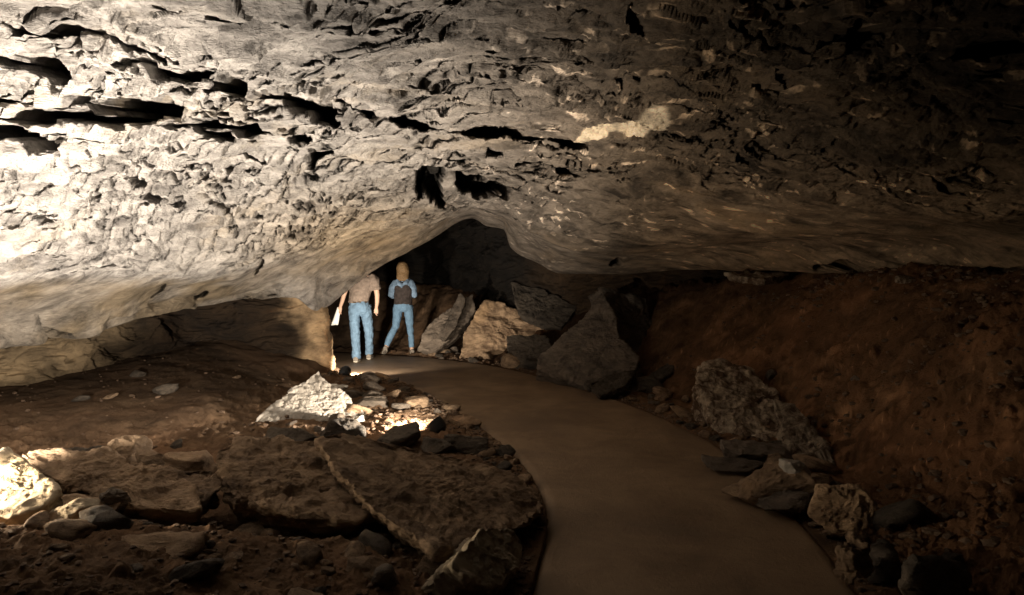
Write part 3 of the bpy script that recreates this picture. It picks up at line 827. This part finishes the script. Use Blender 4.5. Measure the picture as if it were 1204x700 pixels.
rock('flat_rock', G(925, 590, .10), (.34, .24, .09), (.1, -.1, .3), 87, M_GREY, 'grey flat stone propped on the cracked brown rock', sub=5, slabby=1)
rock('boulder', G(1095, 690, .22), (.4, .3, .24), (.1, .2, .3), 88, M_DARK, 'dark rock in deep shade at the bottom right', sub=5)
slab('rock_outcrop', [P(850, 322, 9.6), P(880, 318, 9.8), P(930, 322, 9.6), P(900, 328, 9.3)], .1, 89, M_CRUST, 'thin pale ledge of rock in the crevice above the bank', sub=5)

# --- small rubble, individuals by group
_small = [rock_mesh((1, .78, .5), 300 + i, 3, .07, slabby=i % 2) for i in range(14)]
_smallme = {}


def small(mat, i, loc, s, rz, name, label, group):
    key = (mat.name, i)
    if key not in _smallme:
        p, f = _small[i]
        o = mesh_obj(name, p, f, mat); me = o.data; bpy.data.objects.remove(o)
        me.name = 'small_rock'; _smallme[key] = me
    o = bpy.data.objects.new(name, _smallme[key]); COL.objects.link(o)
    o.location = loc; o.scale = (s, s, s * random.uniform(.7, 1.3)); o.rotation_euler = (random.uniform(-.4, .4), random.uniform(-.4, .4), rz)
    tag(o, label, 'rock', group)


def scatter_edge(edge, sgn, y0, y1, n, dmin, dmax, smin, smax, mats, name, label, group, seed):
    rs = random.Random(seed)
    pts = np.array(edge); pts = resample(pts, 300)
    pts = pts[(pts[:, 1] > y0) & (pts[:, 1] < y1)]
    done = []
    for k in range(n * 12):
        if len(done) >= n: break
        i = rs.randrange(len(pts) - 1)
        t = pts[i + 1] - pts[i]; t /= np.linalg.norm(t) + 1e-9
        nrm = np.array([t[1], -t[0]]) * sgn
        d = dmin + (dmax - dmin) * rs.random() ** 1.5
        q = pts[i] + nrm * d
        s = smin + (smax - smin) * rs.random() ** 2
        if any((q[0] - a)**2 + (q[1] - b)**2 < (.42 * (s + c))**2 for a, b, c in done): continue
        done.append((q[0], q[1], s))
        z = float(ground_z(q[0], q[1], False)[0])
        small(rs.choice(mats), rs.randrange(14), (q[0], q[1], z + s * .12), s, rs.uniform(0, 6.28), name, label, group)


def scatter_box(x0, x1, y0, y1, n, smin, smax, mats, label, group, seed, zoff=.0, ok=None):
    rs = random.Random(seed); done = []
    for k in range(n * 14):
        if len(done) >= n: break
        x = rs.uniform(x0, x1); y = rs.uniform(y0, y1); s = smin + (smax - smin) * rs.random() ** 2.2
        if ok and not ok(x, y): continue
        if inside(np.array([x]), np.array([y]), POLY)[0]: continue
        if any((x - a)**2 + (y - b)**2 < (.40 * (s + c))**2 for a, b, c in done): continue
        done.append((x, y, s))
        z = float(ground_z(x, y, False)[0])
        small(rs.choice(mats), rs.randrange(14), (x, y, z + s * .1 + zoff), s, rs.uniform(0, 6.28), 'rock', label, group)


scatter_edge(ER, 1, 3.9, 9.4, 54, .05, .6, .10, .42, [M_ROCK, M_GREY, M_ROCK, M_DARK], 'rock', 'small brown rock in the rubble strip along the right edge of the path', 'rocks along the right edge of the path', 1)
scatter_edge(ER, 1, 9.0, 13.0, 22, .06, .5, .10, .40, [M_DARK, M_ROCK, M_DARK], 'rock', 'small dark flat stone lining the far right edge of the path', 'stones lining the far right edge of the path', 2)
scatter_edge(EL, -1, 4.1, 7.4, 34, .04, .28, .07, .20, [M_ROCK, M_DARK, M_ROCK], 'rock', 'small brown rock between the largest slab and the bend of the path', 'rocks between the slabs and the path bend', 3)
scatter_box(-2.5, -.6, 6.7, 10.6, 42, .09, .34, [M_ROCK, M_GREY, M_GREY, M_ROCK], 'broken stone in the lamp-lit rubble beside the white triangular slab', 'stones in the lamp-lit rubble', 4, ok=lambda x, y: math.hypot(x + .7, y - 7.05) > .42 and not (-1.5 < x < -.5 and 6.95 < y < 7.5))
scatter_box(-1.9, .05, 2.9, 4.2, 44, .06, .26, [M_ROCK, M_ROCK, M_GREY], 'small brown stone in the dark rubble below the slabs', 'stones in the dark rubble below the slabs', 5)
scatter_box(-3.6, -1.4, 2.9, 4.1, 14, .05, .22, [M_ROCK, M_ROCK], 'small stone on the foreground earth mound', 'stones on the foreground earth mound', 6)
scatter_box(-5.8, -2.6, 6.0, 8.8, 14, .07, .26, [M_ROCK, M_DARK, M_ROCK], 'brown stone on the earth shelf under the left overhang', 'stones on the earth shelf', 7)
scatter_box(2.6, 6.0, 5.2, 9.5, 22, .06, .24, [M_ROCK, M_ROCK, M_GREY, M_CRUST], 'small stone stuck in the red earth bank', 'stones in the red earth bank', 8)
scatter_box(-1.2, .4, 12.6, 14.2, 14, .08, .3, [M_GREY, M_ROCK], 'broken rock piled around the leaning slabs', 'rocks around the leaning slabs', 9)

# fine gravel and crumbs of earth nobody could count: one object
def build_gravel(n=5200):
    rs = np.random.RandomState(5)
    dirs, f = ico(1)
    shapes = []
    for i in range(10):
        pl = rs.normal(size=(7, 3)); pl /= np.linalg.norm(pl, axis=1)[:, None]
        pl = np.concatenate([pl, np.eye(3), -np.eye(3)])
        shapes.append(rock_surface(dirs, pl, np.concatenate([rs.uniform(.55, 1, 7), np.ones(6)]), 40) * .5)
    X = []; 
    def add(x, y, s): X.append(np.stack([x, y, s], 1))
    m = n
    e = resample(EL, 600); e = e[(e[:, 1] > 3.3) & (e[:, 1] < 11)]; q = e[rs.randint(len(e), size=m // 4)]
    add(q[:, 0] - np.abs(rs.normal(0, .22, len(q))) - .02, q[:, 1] + rs.normal(0, .05, len(q)), rs.uniform(.012, .05, len(q)))
    e = resample(ER, 600); e = e[(e[:, 1] > 3.3) & (e[:, 1] < 13)]; q = e[rs.randint(len(e), size=m // 4)]
    add(q[:, 0] + np.abs(rs.normal(0, .22, len(q))) + .02, q[:, 1] + rs.normal(0, .05, len(q)), rs.uniform(.012, .05, len(q)))
    k = m // 3; add(rs.uniform(-3.8, .1, k), rs.uniform(2.6, 4.4, k), .01 + .04 * rs.rand(k) ** 2.5)
    k = m // 8; add(rs.uniform(-2.5, -.6, k), rs.uniform(6.4, 10.8, k), .02 + .07 * rs.rand(k) ** 2)
    k = int(m * 1.1); gx = rs.uniform(1.9, 6., k); gy = rs.uniform(3.6, 10, k)
    w_ = fbm(np.stack([gx, gy, gx * 0], 1), .9, 3, 17.) + .12
    kk = rs.rand(k) < np.clip(.12 + 2.2 * w_, .08, 1); add(gx[kk], gy[kk], .014 + .085 * rs.rand(kk.sum()) ** 3.2)
    k = m // 30; add(rs.uniform(-6, -2.6, k), rs.uniform(5.5, 9.5, k), .02 + .05 * rs.rand(k) ** 2.5)
    X = np.concatenate(X)
    keep = ~inside(X[:, 0] - .04, X[:, 1], POLY) | ~inside(X[:, 0] + .04, X[:, 1], POLY)
    X = X[keep]
    z = ground_z(X[:, 0], X[:, 1], True)
    z = np.where(inside(X[:, 0], X[:, 1], POLY), .024, z)
    V = []; Fc = []; nv = len(dirs)
    for i in range(len(X)):
        a = rs.uniform(0, 6.28); s = X[i, 2]
        v = shapes[i % 10] * np.array([1, .8, .55]) * s
        c, sn = math.cos(a), math.sin(a)
        V.append(np.stack([v[:, 0] * c - v[:, 1] * sn + X[i, 0], v[:, 0] * sn + v[:, 1] * c + X[i, 1], v[:, 2] + z[i] + s * .12], 1))
        Fc.append(f + i * nv)
    o = mesh_obj('gravel', np.concatenate(V), np.concatenate(Fc), M_GRAVEL, smooth=False)
    tag(o, 'loose gravel and crumbs of earth strewn between the larger rocks', 'gravel', kind='stuff')


M_GRAVEL = rock_mat('loose_gravel', (.08, .05, .033), (.19, .13, .085), scale=9., bump=.6, fine=60.)
build_gravel()

# ------------------------------------------------------------------ lamps
M_BLACK = plain('black_lamp_housing', (.02, .02, .02), .5)


def cyl(name, r1, r2, h, mat, parent, loc=(0, 0, 0), dirv=(0, 0, 1), n=28, cap=True, rings=None):
    """lathe: rings = [(radius, height)...]"""
    rings = rings or [(r1, 0), (r2, h)]
    v = []; f = []
    for r, z in rings:
        for i in range(n):
            a = 2 * math.pi * i / n; v.append((r * math.cos(a), r * math.sin(a), z))
    for k in range(len(rings) - 1):
        for i in range(n):
            f.append((k*n + i, k*n + (i+1) % n, (k+1)*n + (i+1) % n, (k+1)*n + i))
    if cap:
        f.append(tuple(range(n))[::-1]); f.append(tuple((len(rings)-1)*n + i for i in range(n)))
    q = Vector(dirv).to_track_quat('Z', 'Y').to_matrix()
    v = [tuple(q @ Vector(a) + Vector(loc)) for a in v]
    return mesh_obj(name, v, f, mat, parent, smooth=False)


def floodlight(loc, aim, label, r=.09, lens_strength=6., energy=60., cone=120, blend=.6, col=(1, .87, .71), lens_col=(1, .85, .6), src=.05):
    t = empty('floodlight', loc, 0, label, 'lamp')
    d = Vector(aim).normalized()
    lens = plain('lit_lens', (.9, .85, .7), .3, emis=lens_col, strength=lens_strength)
    cyl('housing', 0, 0, 0, M_BLACK, t, dirv=d, rings=[(r * .45, -.10), (r * .9, -.07), (r, -.02), (r, .03), (r * .93, .03), (r * .9, .012)], cap=True)
    cyl('lens', 0, 0, 0, lens, t, loc=d * .014, dirv=d, rings=[(r * .88, 0), (r * .5, .004)])
    cyl('base', 0, 0, 0, M_BLACK, t, loc=(0, 0, -loc[2] + .0 if loc[2] < .12 else -r - .05), rings=[(.05, 0), (.05, .015), (.018, .02), (.018, .05 + r * .5)])
    ld = bpy.data.lights.new('lamp_light', 'SPOT'); ld.energy = energy; ld.color = col; ld.spot_size = math.radians(cone); ld.spot_blend = blend
    ld.shadow_soft_size = src
    lo = bpy.data.objects.new('lamp_light', ld); COL.objects.link(lo); lo.parent = t
    lo.location = d * .05; lo.rotation_euler = (-d).to_track_quat('Z', 'Y').to_euler()
    return t


# key lamp at the left, behind the pale boulder, aimed up at the ceiling
floodlight((-3.02, 3.95, .50), (-.10, .58, .80), 'floodlight behind the pale boulder at the left edge, aimed up at the ceiling', energy=1650, cone=156, blend=1.0, col=(1, .88, .74), lens_strength=8)
floodlight((-2.95, 3.72, .52), (.93, .30, -.04), 'small added fill floodlight, unseen, outside the left edge, shining across the pale boulder', energy=170, cone=115, blend=.9, col=(1, .80, .55), lens_strength=4, r=.06)  # added fill lamp: brightens the boulder, near earth and right bank
# lamp sunk in the rubble by the bend of the path
floodlight(G(512, 499, .15), (-.62, .25, .7), 'glowing floor lamp sunk among dark rocks beside the bend of the path', r=.08, energy=420, cone=176, blend=.4, lens_strength=40)
# round spotlight seen from behind, lighting the walkers
floodlight(P(406, 437, 10.4), (.14, .95, .0), 'round dark spotlight seen from behind near the opening, aimed at the two walkers', r=.075, energy=320, cone=100, blend=.6, lens_strength=5)


# ------------------------------------------------------------------ people
def tube_part(name, chains, mat, parent, voxel=.014, smooth=6, disp=0.0):
    """chains: lists of (x, y, z, rx, ry) rings, joined into one continuous surface by a voxel remesh"""
    V = []; Fc = []
    n = 16
    for ch in chains:
        pts = [Vector(c[:3]) for c in ch]
        base = len(V)
        for i, c in enumerate(ch):
            a = pts[max(i - 1, 0)]; b = pts[min(i + 1, len(ch) - 1)]
            t = (b - a).normalized()
            side = Vector((1, 0, 0)) - t * t.x
            if side.length < .2: side = Vector((0, 1, 0)) - t * t.y
            side.normalize(); oth = t.cross(side)
            rx = c[3]; ry = c[4] if len(c) > 4 else c[3]
            for k in range(n):
                th = 2 * math.pi * k / n
                V.append(pts[i] + side * rx * math.cos(th) + oth * ry * math.sin(th))
        for i in range(len(ch) - 1):
            for k in range(n):
                Fc.append((base + i*n + k, base + i*n + (k+1) % n, base + (i+1)*n + (k+1) % n, base + (i+1)*n + k))
        for i, flip in ((0, True), (len(ch) - 1, False)):
            c = len(V); V.append(pts[i])
            for k in range(n):
                a, b = base + i*n + k, base + i*n + (k+1) % n
                Fc.append((b, a, c) if flip else (a, b, c))
    o = mesh_obj(name, V, Fc, mat, parent)
    bm = bmesh.new(); bm.from_mesh(o.data); bmesh.ops.recalc_face_normals(bm, faces=bm.faces); bm.to_mesh(o.data); bm.free()
    m = o.modifiers.new('remesh', 'REMESH'); m.mode = 'VOXEL'; m.voxel_size = voxel; m.use_smooth_shade = True
    s = o.modifiers.new('smooth', 'SMOOTH'); s.iterations = smooth; s.factor = .5
    if disp:
        tx = bpy.data.textures.new('folds', 'CLOUDS'); tx.noise_scale = .07; tx.noise_depth = 2
        dm = o.modifiers.new('folds', 'DISPLACE'); dm.texture = tx; dm.strength = disp; dm.mid_level = .5; dm.texture_coords = 'LOCAL'
    return o


M_SKIN = plain('skin', (.55, .36, .26), .55)
M_SHIRT = plain('grey_cotton', (.20, .155, .125), .9, noise=.15, nscale=25, bump=.3)
M_JEANS = plain('blue_denim', (.13, .21, .30), .9, noise=.14, nscale=14, bump=.5)
M_JEANS2 = plain('light_blue_denim', (.14, .24, .35), .9, noise=.12, nscale=16, bump=.4)
M_SHOE = plain('grey_shoe', (.20, .17, .14), .8, noise=.2)
M_SOLE = plain('pale_rubber', (.5, .45, .36), .7)
M_HAIRB = plain('blond_hair', (.36, .25, .13), .6, noise=.25, nscale=90, bump=.4)
M_HAIRM = plain('brown_blond_hair', (.20, .125, .06), .6, noise=.35, nscale=70, bump=.4)
M_HAIRD = plain('brown_hair', (.06, .04, .025), .6, noise=.3)
M_JACK = plain('blue_jacket', (.16, .235, .33), .85, noise=.25, nscale=20, bump=.4)
M_VEST = plain('dark_brown_vest', (.045, .035, .032), .85, noise=.3, nscale=20, bump=.4)
M_WHITE = plain('white_paper', (.85, .83, .78), .6)


def hand(parent_chains, wrist, d, side, curl=.5, s=1.0):
    """palm, four fingers and a thumb as chains; d = pointing direction, side = thumb side"""
    w = Vector(wrist); d = Vector(d).normalized(); sd = Vector(side); sd = (sd - d * sd.dot(d)).normalized(); nm = d.cross(sd)
    ch = [[(*(w), .026 * s, .020 * s), (*(w + d * .03 * s), .036 * s, .018 * s), (*(w + d * .085 * s), .040 * s, .016 * s), (*(w + d * .10 * s), .036 * s, .013 * s)]]
    for i, (off, L) in enumerate(((.030, .068), (.010, .078), (-.010, .072), (-.029, .056))):
        b = w + d * .085 * s + sd * off * s
        p1 = b + (d * (1 - curl * .3) + nm * curl * .5) * L * .5 * s
        p2 = p1 + (d * (1 - curl) + nm * curl) * L * .35 * s
        p3 = p2 + (d * (.8 - curl * 1.2) + nm * curl) * L * .25 * s
        ch.append([(*b, .0095 * s), (*p1, .009 * s), (*p2, .008 * s), (*p3, .0065 * s)])
    b = w + d * .03 * s + sd * .028 * s
    ch.append([(*b, .013 * s), (*(b + (d * .6 + sd * .6) * .035 * s), .011 * s), (*(b + (d * .9 + sd * .55 + nm * .3) * .062 * s), .009 * s)])
    parent_chains += ch


def head_chains(c, s=1.0, fwd=(0, 1, 0)):
    """head with brow, nose, chin and ears, centred at c"""
    c = Vector(c); f = Vector(fwd).normalized(); r = Vector((f.y, -f.x, 0))
    ch = [[(*(c + Vector((0, 0, -.115)) + f * .02), .045, .05), (*(c + Vector((0, 0, -.085)) + f * .02), .060, .072), (*(c + Vector((0, 0, -.03)) + f * .008), .070, .088),
           (*(c + Vector((0, 0, .03))), .076, .096), (*(c + Vector((0, 0, .075)) - f * .008), .066, .084), (*(c + Vector((0, 0, .105)) - f * .01), .035, .05)]]
    n = c + f * .10
    ch.append([(*(n + Vector((0, 0, .02)) - f * .015), .011), (*(n + Vector((0, 0, -.018))), .014), (*(n + Vector((0, 0, -.03)) - f * .012), .012)])
    for sg in (-1, 1):
        e = c + r * sg * .078
        ch.append([(*(e + Vector((0, 0, .022))), .008, .016), (*(e + Vector((0, 0, 0)) + r * sg * .006), .010, .020), (*(e + Vector((0, 0, -.028))), .007, .010)])
    return ch


def face_parts(root, c, fwd):
    c = Vector(c); f = Vector(fwd).normalized(); r = Vector((f.y, -f.x, 0))
    for sg in (-1, 1):
        e = c + f * .088 + r * sg * .031 + Vector((0, 0, .012))
        p, fc = ico(2)
        mesh_obj('eye', p * .011 + np.array(e), fc, M_WHITE, root)
    m = c + f * .093 + Vector((0, 0, -.058))
    tube_part('mouth', [[(*(m - r * .024 - f * .006), .004), (*m, .008), (*(m + r * .024 - f * .006), .004)]], M_LIP, root, voxel=.004, smooth=2)


M_LIP = plain('lips', (.35, .13, .10), .5)


def build_man():
    X, Y, _ = G(423, 427, 0)
    t = empty('person', (X, Y, .02), 0, 'person walking away in a grey T-shirt and jeans, head hidden behind the rock arch', 'person')
    # local metres: x right, y away, z up ; back turned to the viewer
    body = []
    body.append([(-.01, .02, .98, .12, .09), (0, .02, 1.1, .145, .10), (.02, .03, 1.25, .17, .105), (.03, .04, 1.38, .17, .10), (.035, .05, 1.43, .09, .07), (.04, .06, 1.50, .055, .055), (.045, .07, 1.58, .052, .055)])
    body += head_chains((.05, .09, 1.66), 1., (.0, 1, 0))
    # left arm reaches down and outwards, hand forward of the hip
    body.append([(-.15, .04, 1.37, .052), (-.22, .05, 1.22, .046), (-.27, .08, 1.08, .038), (-.31, .13, .97, .034), (-.345, .15, .88, .026)])
    hand(body, (-.345, .15, .88), (-.25, .12, -1), (0, 1, .2), .8)
    body.append([(.20, .04, 1.37, .052), (.255, .02, 1.22, .047), (.275, .03, 1.08, .040), (.265, .08, .95, .034), (.245, .12, .86, .025)])
    hand(body, (.245, .12, .86), (-.1, .3, -1), (0, 1, .2), .5)
    # legs inside the jeans
    body.append([(-.08, .02, .92, .07), (-.07, .0, .5, .055), (-.05, -.02, .08, .04), (-.05, .03, .04, .038)])
    body.append([(.08, .03, .92, .07), (.11, .17, .5, .055), (.09, .34, .1, .04), (.09, .39, .06, .038)])
    tube_part('body', body, M_SKIN, t, voxel=.009, smooth=3)
    face_parts(t, (.05, .09, 1.66), (0, 1, 0))
    tube_part('shirt', [[(-.03, .02, .93, .165, .125), (-.01, .02, 1.05, .165, .125), (.01, .03, 1.2, .185, .13), (.03, .04, 1.34, .20, .125), (.035, .05, 1.41, .15, .09), (.04, .05, 1.455, .075, .07)],
                        [(-.10, .04, 1.38, .075), (-.185, .04, 1.31, .078), (-.225, .05, 1.19, .076), (-.23, .05, 1.17, .068)],
                        [(.16, .04, 1.38, .075), (.235, .03, 1.31, .076), (.265, .02, 1.17, .074), (.268, .02, 1.15, .066)]], M_SHIRT, t, voxel=.012, smooth=4, disp=.03)
    tube_part('jeans', [[(-.02, .02, .99, .155, .115), (-.01, .01, .90, .165, .13), (0, .01, .82, .16, .12), (0, .02, .78, .12, .09)],
                        [(-.085, .01, .90, .095, .11), (-.085, .0, .72, .088, .10), (-.075, .0, .5, .074, .082), (-.06, -.01, .3, .068, .074), (-.05, -.02, .10, .066, .072), (-.05, -.02, .05, .064, .07)],
                        [(.085, .03, .90, .095, .11), (.095, .10, .72, .088, .10), (.11, .18, .5, .074, .082), (.10, .26, .3, .068, .074), (.09, .34, .13, .066, .072), (.09, .35, .08, .064, .07)]],
              M_JEANS, t, voxel=.012, smooth=4, disp=.035)
    tube_part('belt', [[(-.02, .02, .945, .168, .128), (-.02, .02, .975, .166, .126)]], M_HAIRD, t, voxel=.01, smooth=1)
    for x, y in ((-.05, 0), (.09, .37)):
        sh = tube_part('shoe', [[(x, y - .09, .045, .042, .045), (x, y - .02, .055, .046, .05), (x, y + .08, .04, .050, .036), (x, y + .17, .03, .044, .026), (x, y + .20, .028, .026, .018)]], M_SHOE, t, voxel=.009, smooth=2)
        tube_part('sole', [[(x, y - .10, .012, .040, .012), (x, y + .05, .012, .050, .012), (x, y + .19, .012, .036, .012)]], M_SOLE, sh, voxel=.009, smooth=1)
    tube_part('hair', [[(.05, .06, 1.62, .070, .085), (.05, .07, 1.68, .083, .10), (.05, .075, 1.73, .074, .09), (.05, .08, 1.775, .04, .05)]], M_HAIRD, t, voxel=.01, smooth=2)
    # rolled white paper held in the left hand
    h = empty('rolled_paper', (X - .40, Y + .16, .02), 0, 'white rolled paper held in the left hand of the person in the grey T-shirt', 'paper')
    v = []; f = []; n = 20
    for k, (r_, z_, dx) in enumerate(((.030, .86, .03), (.036, .78, .01), (.050, .66, -.02), (.058, .58, -.045), (.052, .583, -.045), (.044, .66, -.02), (.026, .855, .03))):
        for i in range(n):
            a = 2 * math.pi * i / n
            v.append((dx + r_ * math.cos(a) * (1 + .06 * math.sin(3 * a)), r_ * .6 * math.sin(a), z_ + .006 * math.sin(2 * a + k)))
    for k in range(6):
        for i in range(n): f.append((k*n+i, k*n+(i+1) % n, (k+1)*n+(i+1) % n, (k+1)*n+i))
    mesh_obj('sheet', v, f, M_WHITE, h)


def build_woman():
    X, Y, _ = G(474, 418.5, 0)
    t = empty('person', (X, Y, .02), 0, 'person with blond hair walking in a blue and dark brown jacket and light blue jeans', 'person')
    fw = (-.45, .9, 0)
    body = []
    body.append([(0, 0, .95, .11, .09), (0, 0, 1.05, .12, .09), (0, .01, 1.2, .145, .10), (-.005, .02, 1.28, .13, .085), (-.01, .02, 1.33, .065, .055), (-.012, .02, 1.38, .046, .046), (-.015, .03, 1.45, .045, .045)])
    body += head_chains((-.02, .035, 1.50), .95, fw)
    body.append([(-.14, .02, 1.27, .045), (-.19, .0, 1.13, .040), (-.205, .03, 1.02, .036), (-.17, .16, 1.03, .030), (-.12, .24, 1.08, .024)])
    hand(body, (-.12, .24, 1.08), (.4, .6, .3), (0, .2, 1), .6, .9)
    body.append([(.13, .02, 1.27, .045), (.175, .0, 1.13, .040), (.19, .04, 1.02, .036), (.15, .17, 1.04, .030), (.09, .24, 1.09, .024)])
    hand(body, (.09, .24, 1.09), (-.4, .6, .3), (0, .2, 1), .6, .9)
    body.append([(-.07, .0, .88, .07), (-.13, -.03, .5, .05), (-.26, -.16, .17, .035), (-.27, -.15, .12, .034)])
    body.append([(.07, .01, .88, .07), (.105, .06, .5, .05), (.14, .08, .09, .036), (.14, .1, .05, .034)])
    tube_part('body', body, M_SKIN, t, voxel=.009, smooth=3)
    face_parts(t, (-.02, .035, 1.50), fw)
    tube_part('vest', [[(0, 0, .84, .165, .13), (0, 0, .94, .160, .13), (0, 0, 1.06, .160, .126), (.01, .0, 1.16, .172, .130), (.03, .0, 1.22, .14, .115), (.06, .0, 1.26, .08, .10)]], M_VEST, t, voxel=.012, smooth=4, disp=.03)
    tube_part('jacket', [[(0, .01, 1.14, .150, .112), (0, .01, 1.16, .162, .122), (0, .01, 1.2, .172, .125), (-.005, .02, 1.28, .165, .11), (-.01, .02, 1.33, .10, .08), (-.01, .02, 1.36, .065, .06)],
                         [(-.11, .02, 1.27, .07), (-.185, .0, 1.15, .066), (-.205, .02, 1.03, .060), (-.19, .10, 1.01, .052), (-.15, .19, 1.06, .042)],
                         [(.11, .02, 1.27, .07), (.17, .0, 1.15, .066), (.19, .02, 1.03, .060), (.175, .10, 1.02, .052), (.12, .2, 1.07, .042)]], M_JACK, t, voxel=.012, smooth=4, disp=.03)
    tube_part('hood', [[(-.085, -.075, 1.30, .035), (-.06, -.125, 1.235, .042), (0, -.14, 1.20, .045), (.06, -.125, 1.235, .042), (.085, -.075, 1.30, .035)]], M_JACK, t, voxel=.01, smooth=4, disp=.02)
    tube_part('jeans', [[(0, 0, .93, .14, .11), (0, -.01, .86, .158, .125), (0, -.01, .80, .155, .12), (0, 0, .76, .11, .09)],
                        [(-.08, 0, .86, .088, .105), (-.10, -.01, .68, .080, .088), (-.13, -.03, .48, .060, .068), (-.21, -.10, .32, .056, .062), (-.265, -.16, .17, .044, .050)],
                        [(.08, .01, .86, .088, .105), (.095, .04, .68, .080, .088), (.11, .06, .48, .060, .068), (.13, .07, .3, .056, .060), (.14, .08, .12, .044, .048)]], M_JEANS2, t, voxel=.012, smooth=4, disp=.025)
    # shoes: the left one is rolling off its toe
    for (x, y, z, pts) in ((-.21, -.12, 0, [(-.27, -.23, .14, .036, .04), (-.275, -.17, .12, .040, .044), (-.31, -.08, .065, .043, .034), (-.34, -.01, .035, .036, .024)]),
                           (.14, .1, 0, [(.155, .03, .045, .038, .042), (.145, .09, .055, .042, .046), (.115, .19, .035, .044, .030), (.10, .25, .026, .030, .02)])):
        sh = tube_part('shoe', [pts], M_SHOE, t, voxel=.009, smooth=2)
        tube_part('sole', [[(a[0], a[1], a[2] - .030 if i < 2 else a[2] - .018, a[3], .010) for i, a in enumerate(pts)]], M_SOLE, sh, voxel=.008, smooth=1)
    hr = tube_part('hair', [[(.0, -.10, 1.28, .080, .04), (.0, -.09, 1.32, .100, .055), (.0, -.06, 1.37, .108, .075), (.0, -.02, 1.43, .112, .10), (-.01, .0, 1.50, .108, .115), (-.015, .012, 1.56, .09, .105), (-.018, .018, 1.61, .05, .06)]], M_HAIRM, t, voxel=.01, smooth=2, disp=.02)


build_man()
build_woman()

# ------------------------------------------------------------------ world, camera, render
w = bpy.data.worlds.new('World'); SC.world = w; w.use_nodes = True
bg = w.node_tree.nodes['Background']; bg.inputs['Color'].default_value = (.9, .7, .5, 1); bg.inputs['Strength'].default_value = .05

cd = bpy.data.cameras.new('camera'); cam = bpy.data.objects.new('camera', cd); COL.objects.link(cam)
cam.location = (0, 0, CH); cam.rotation_euler = (math.pi / 2, 0, 0)
cd.sensor_fit = 'HORIZONTAL'; cd.sensor_width = 36; cd.lens = 36 * F / 1204.; cd.clip_start = .05; cd.clip_end = 200
cd.shift_y = (HY - 350.) / 1204.
SC.camera = cam
SC.view_settings.view_transform = 'Standard'; SC.view_settings.look = 'None'; SC.view_settings.exposure = 0
SC.render.engine = 'CYCLES'
SC.cycles.max_bounces = 6; SC.cycles.diffuse_bounces = 4
SC.cycles.sample_clamp_indirect = 4
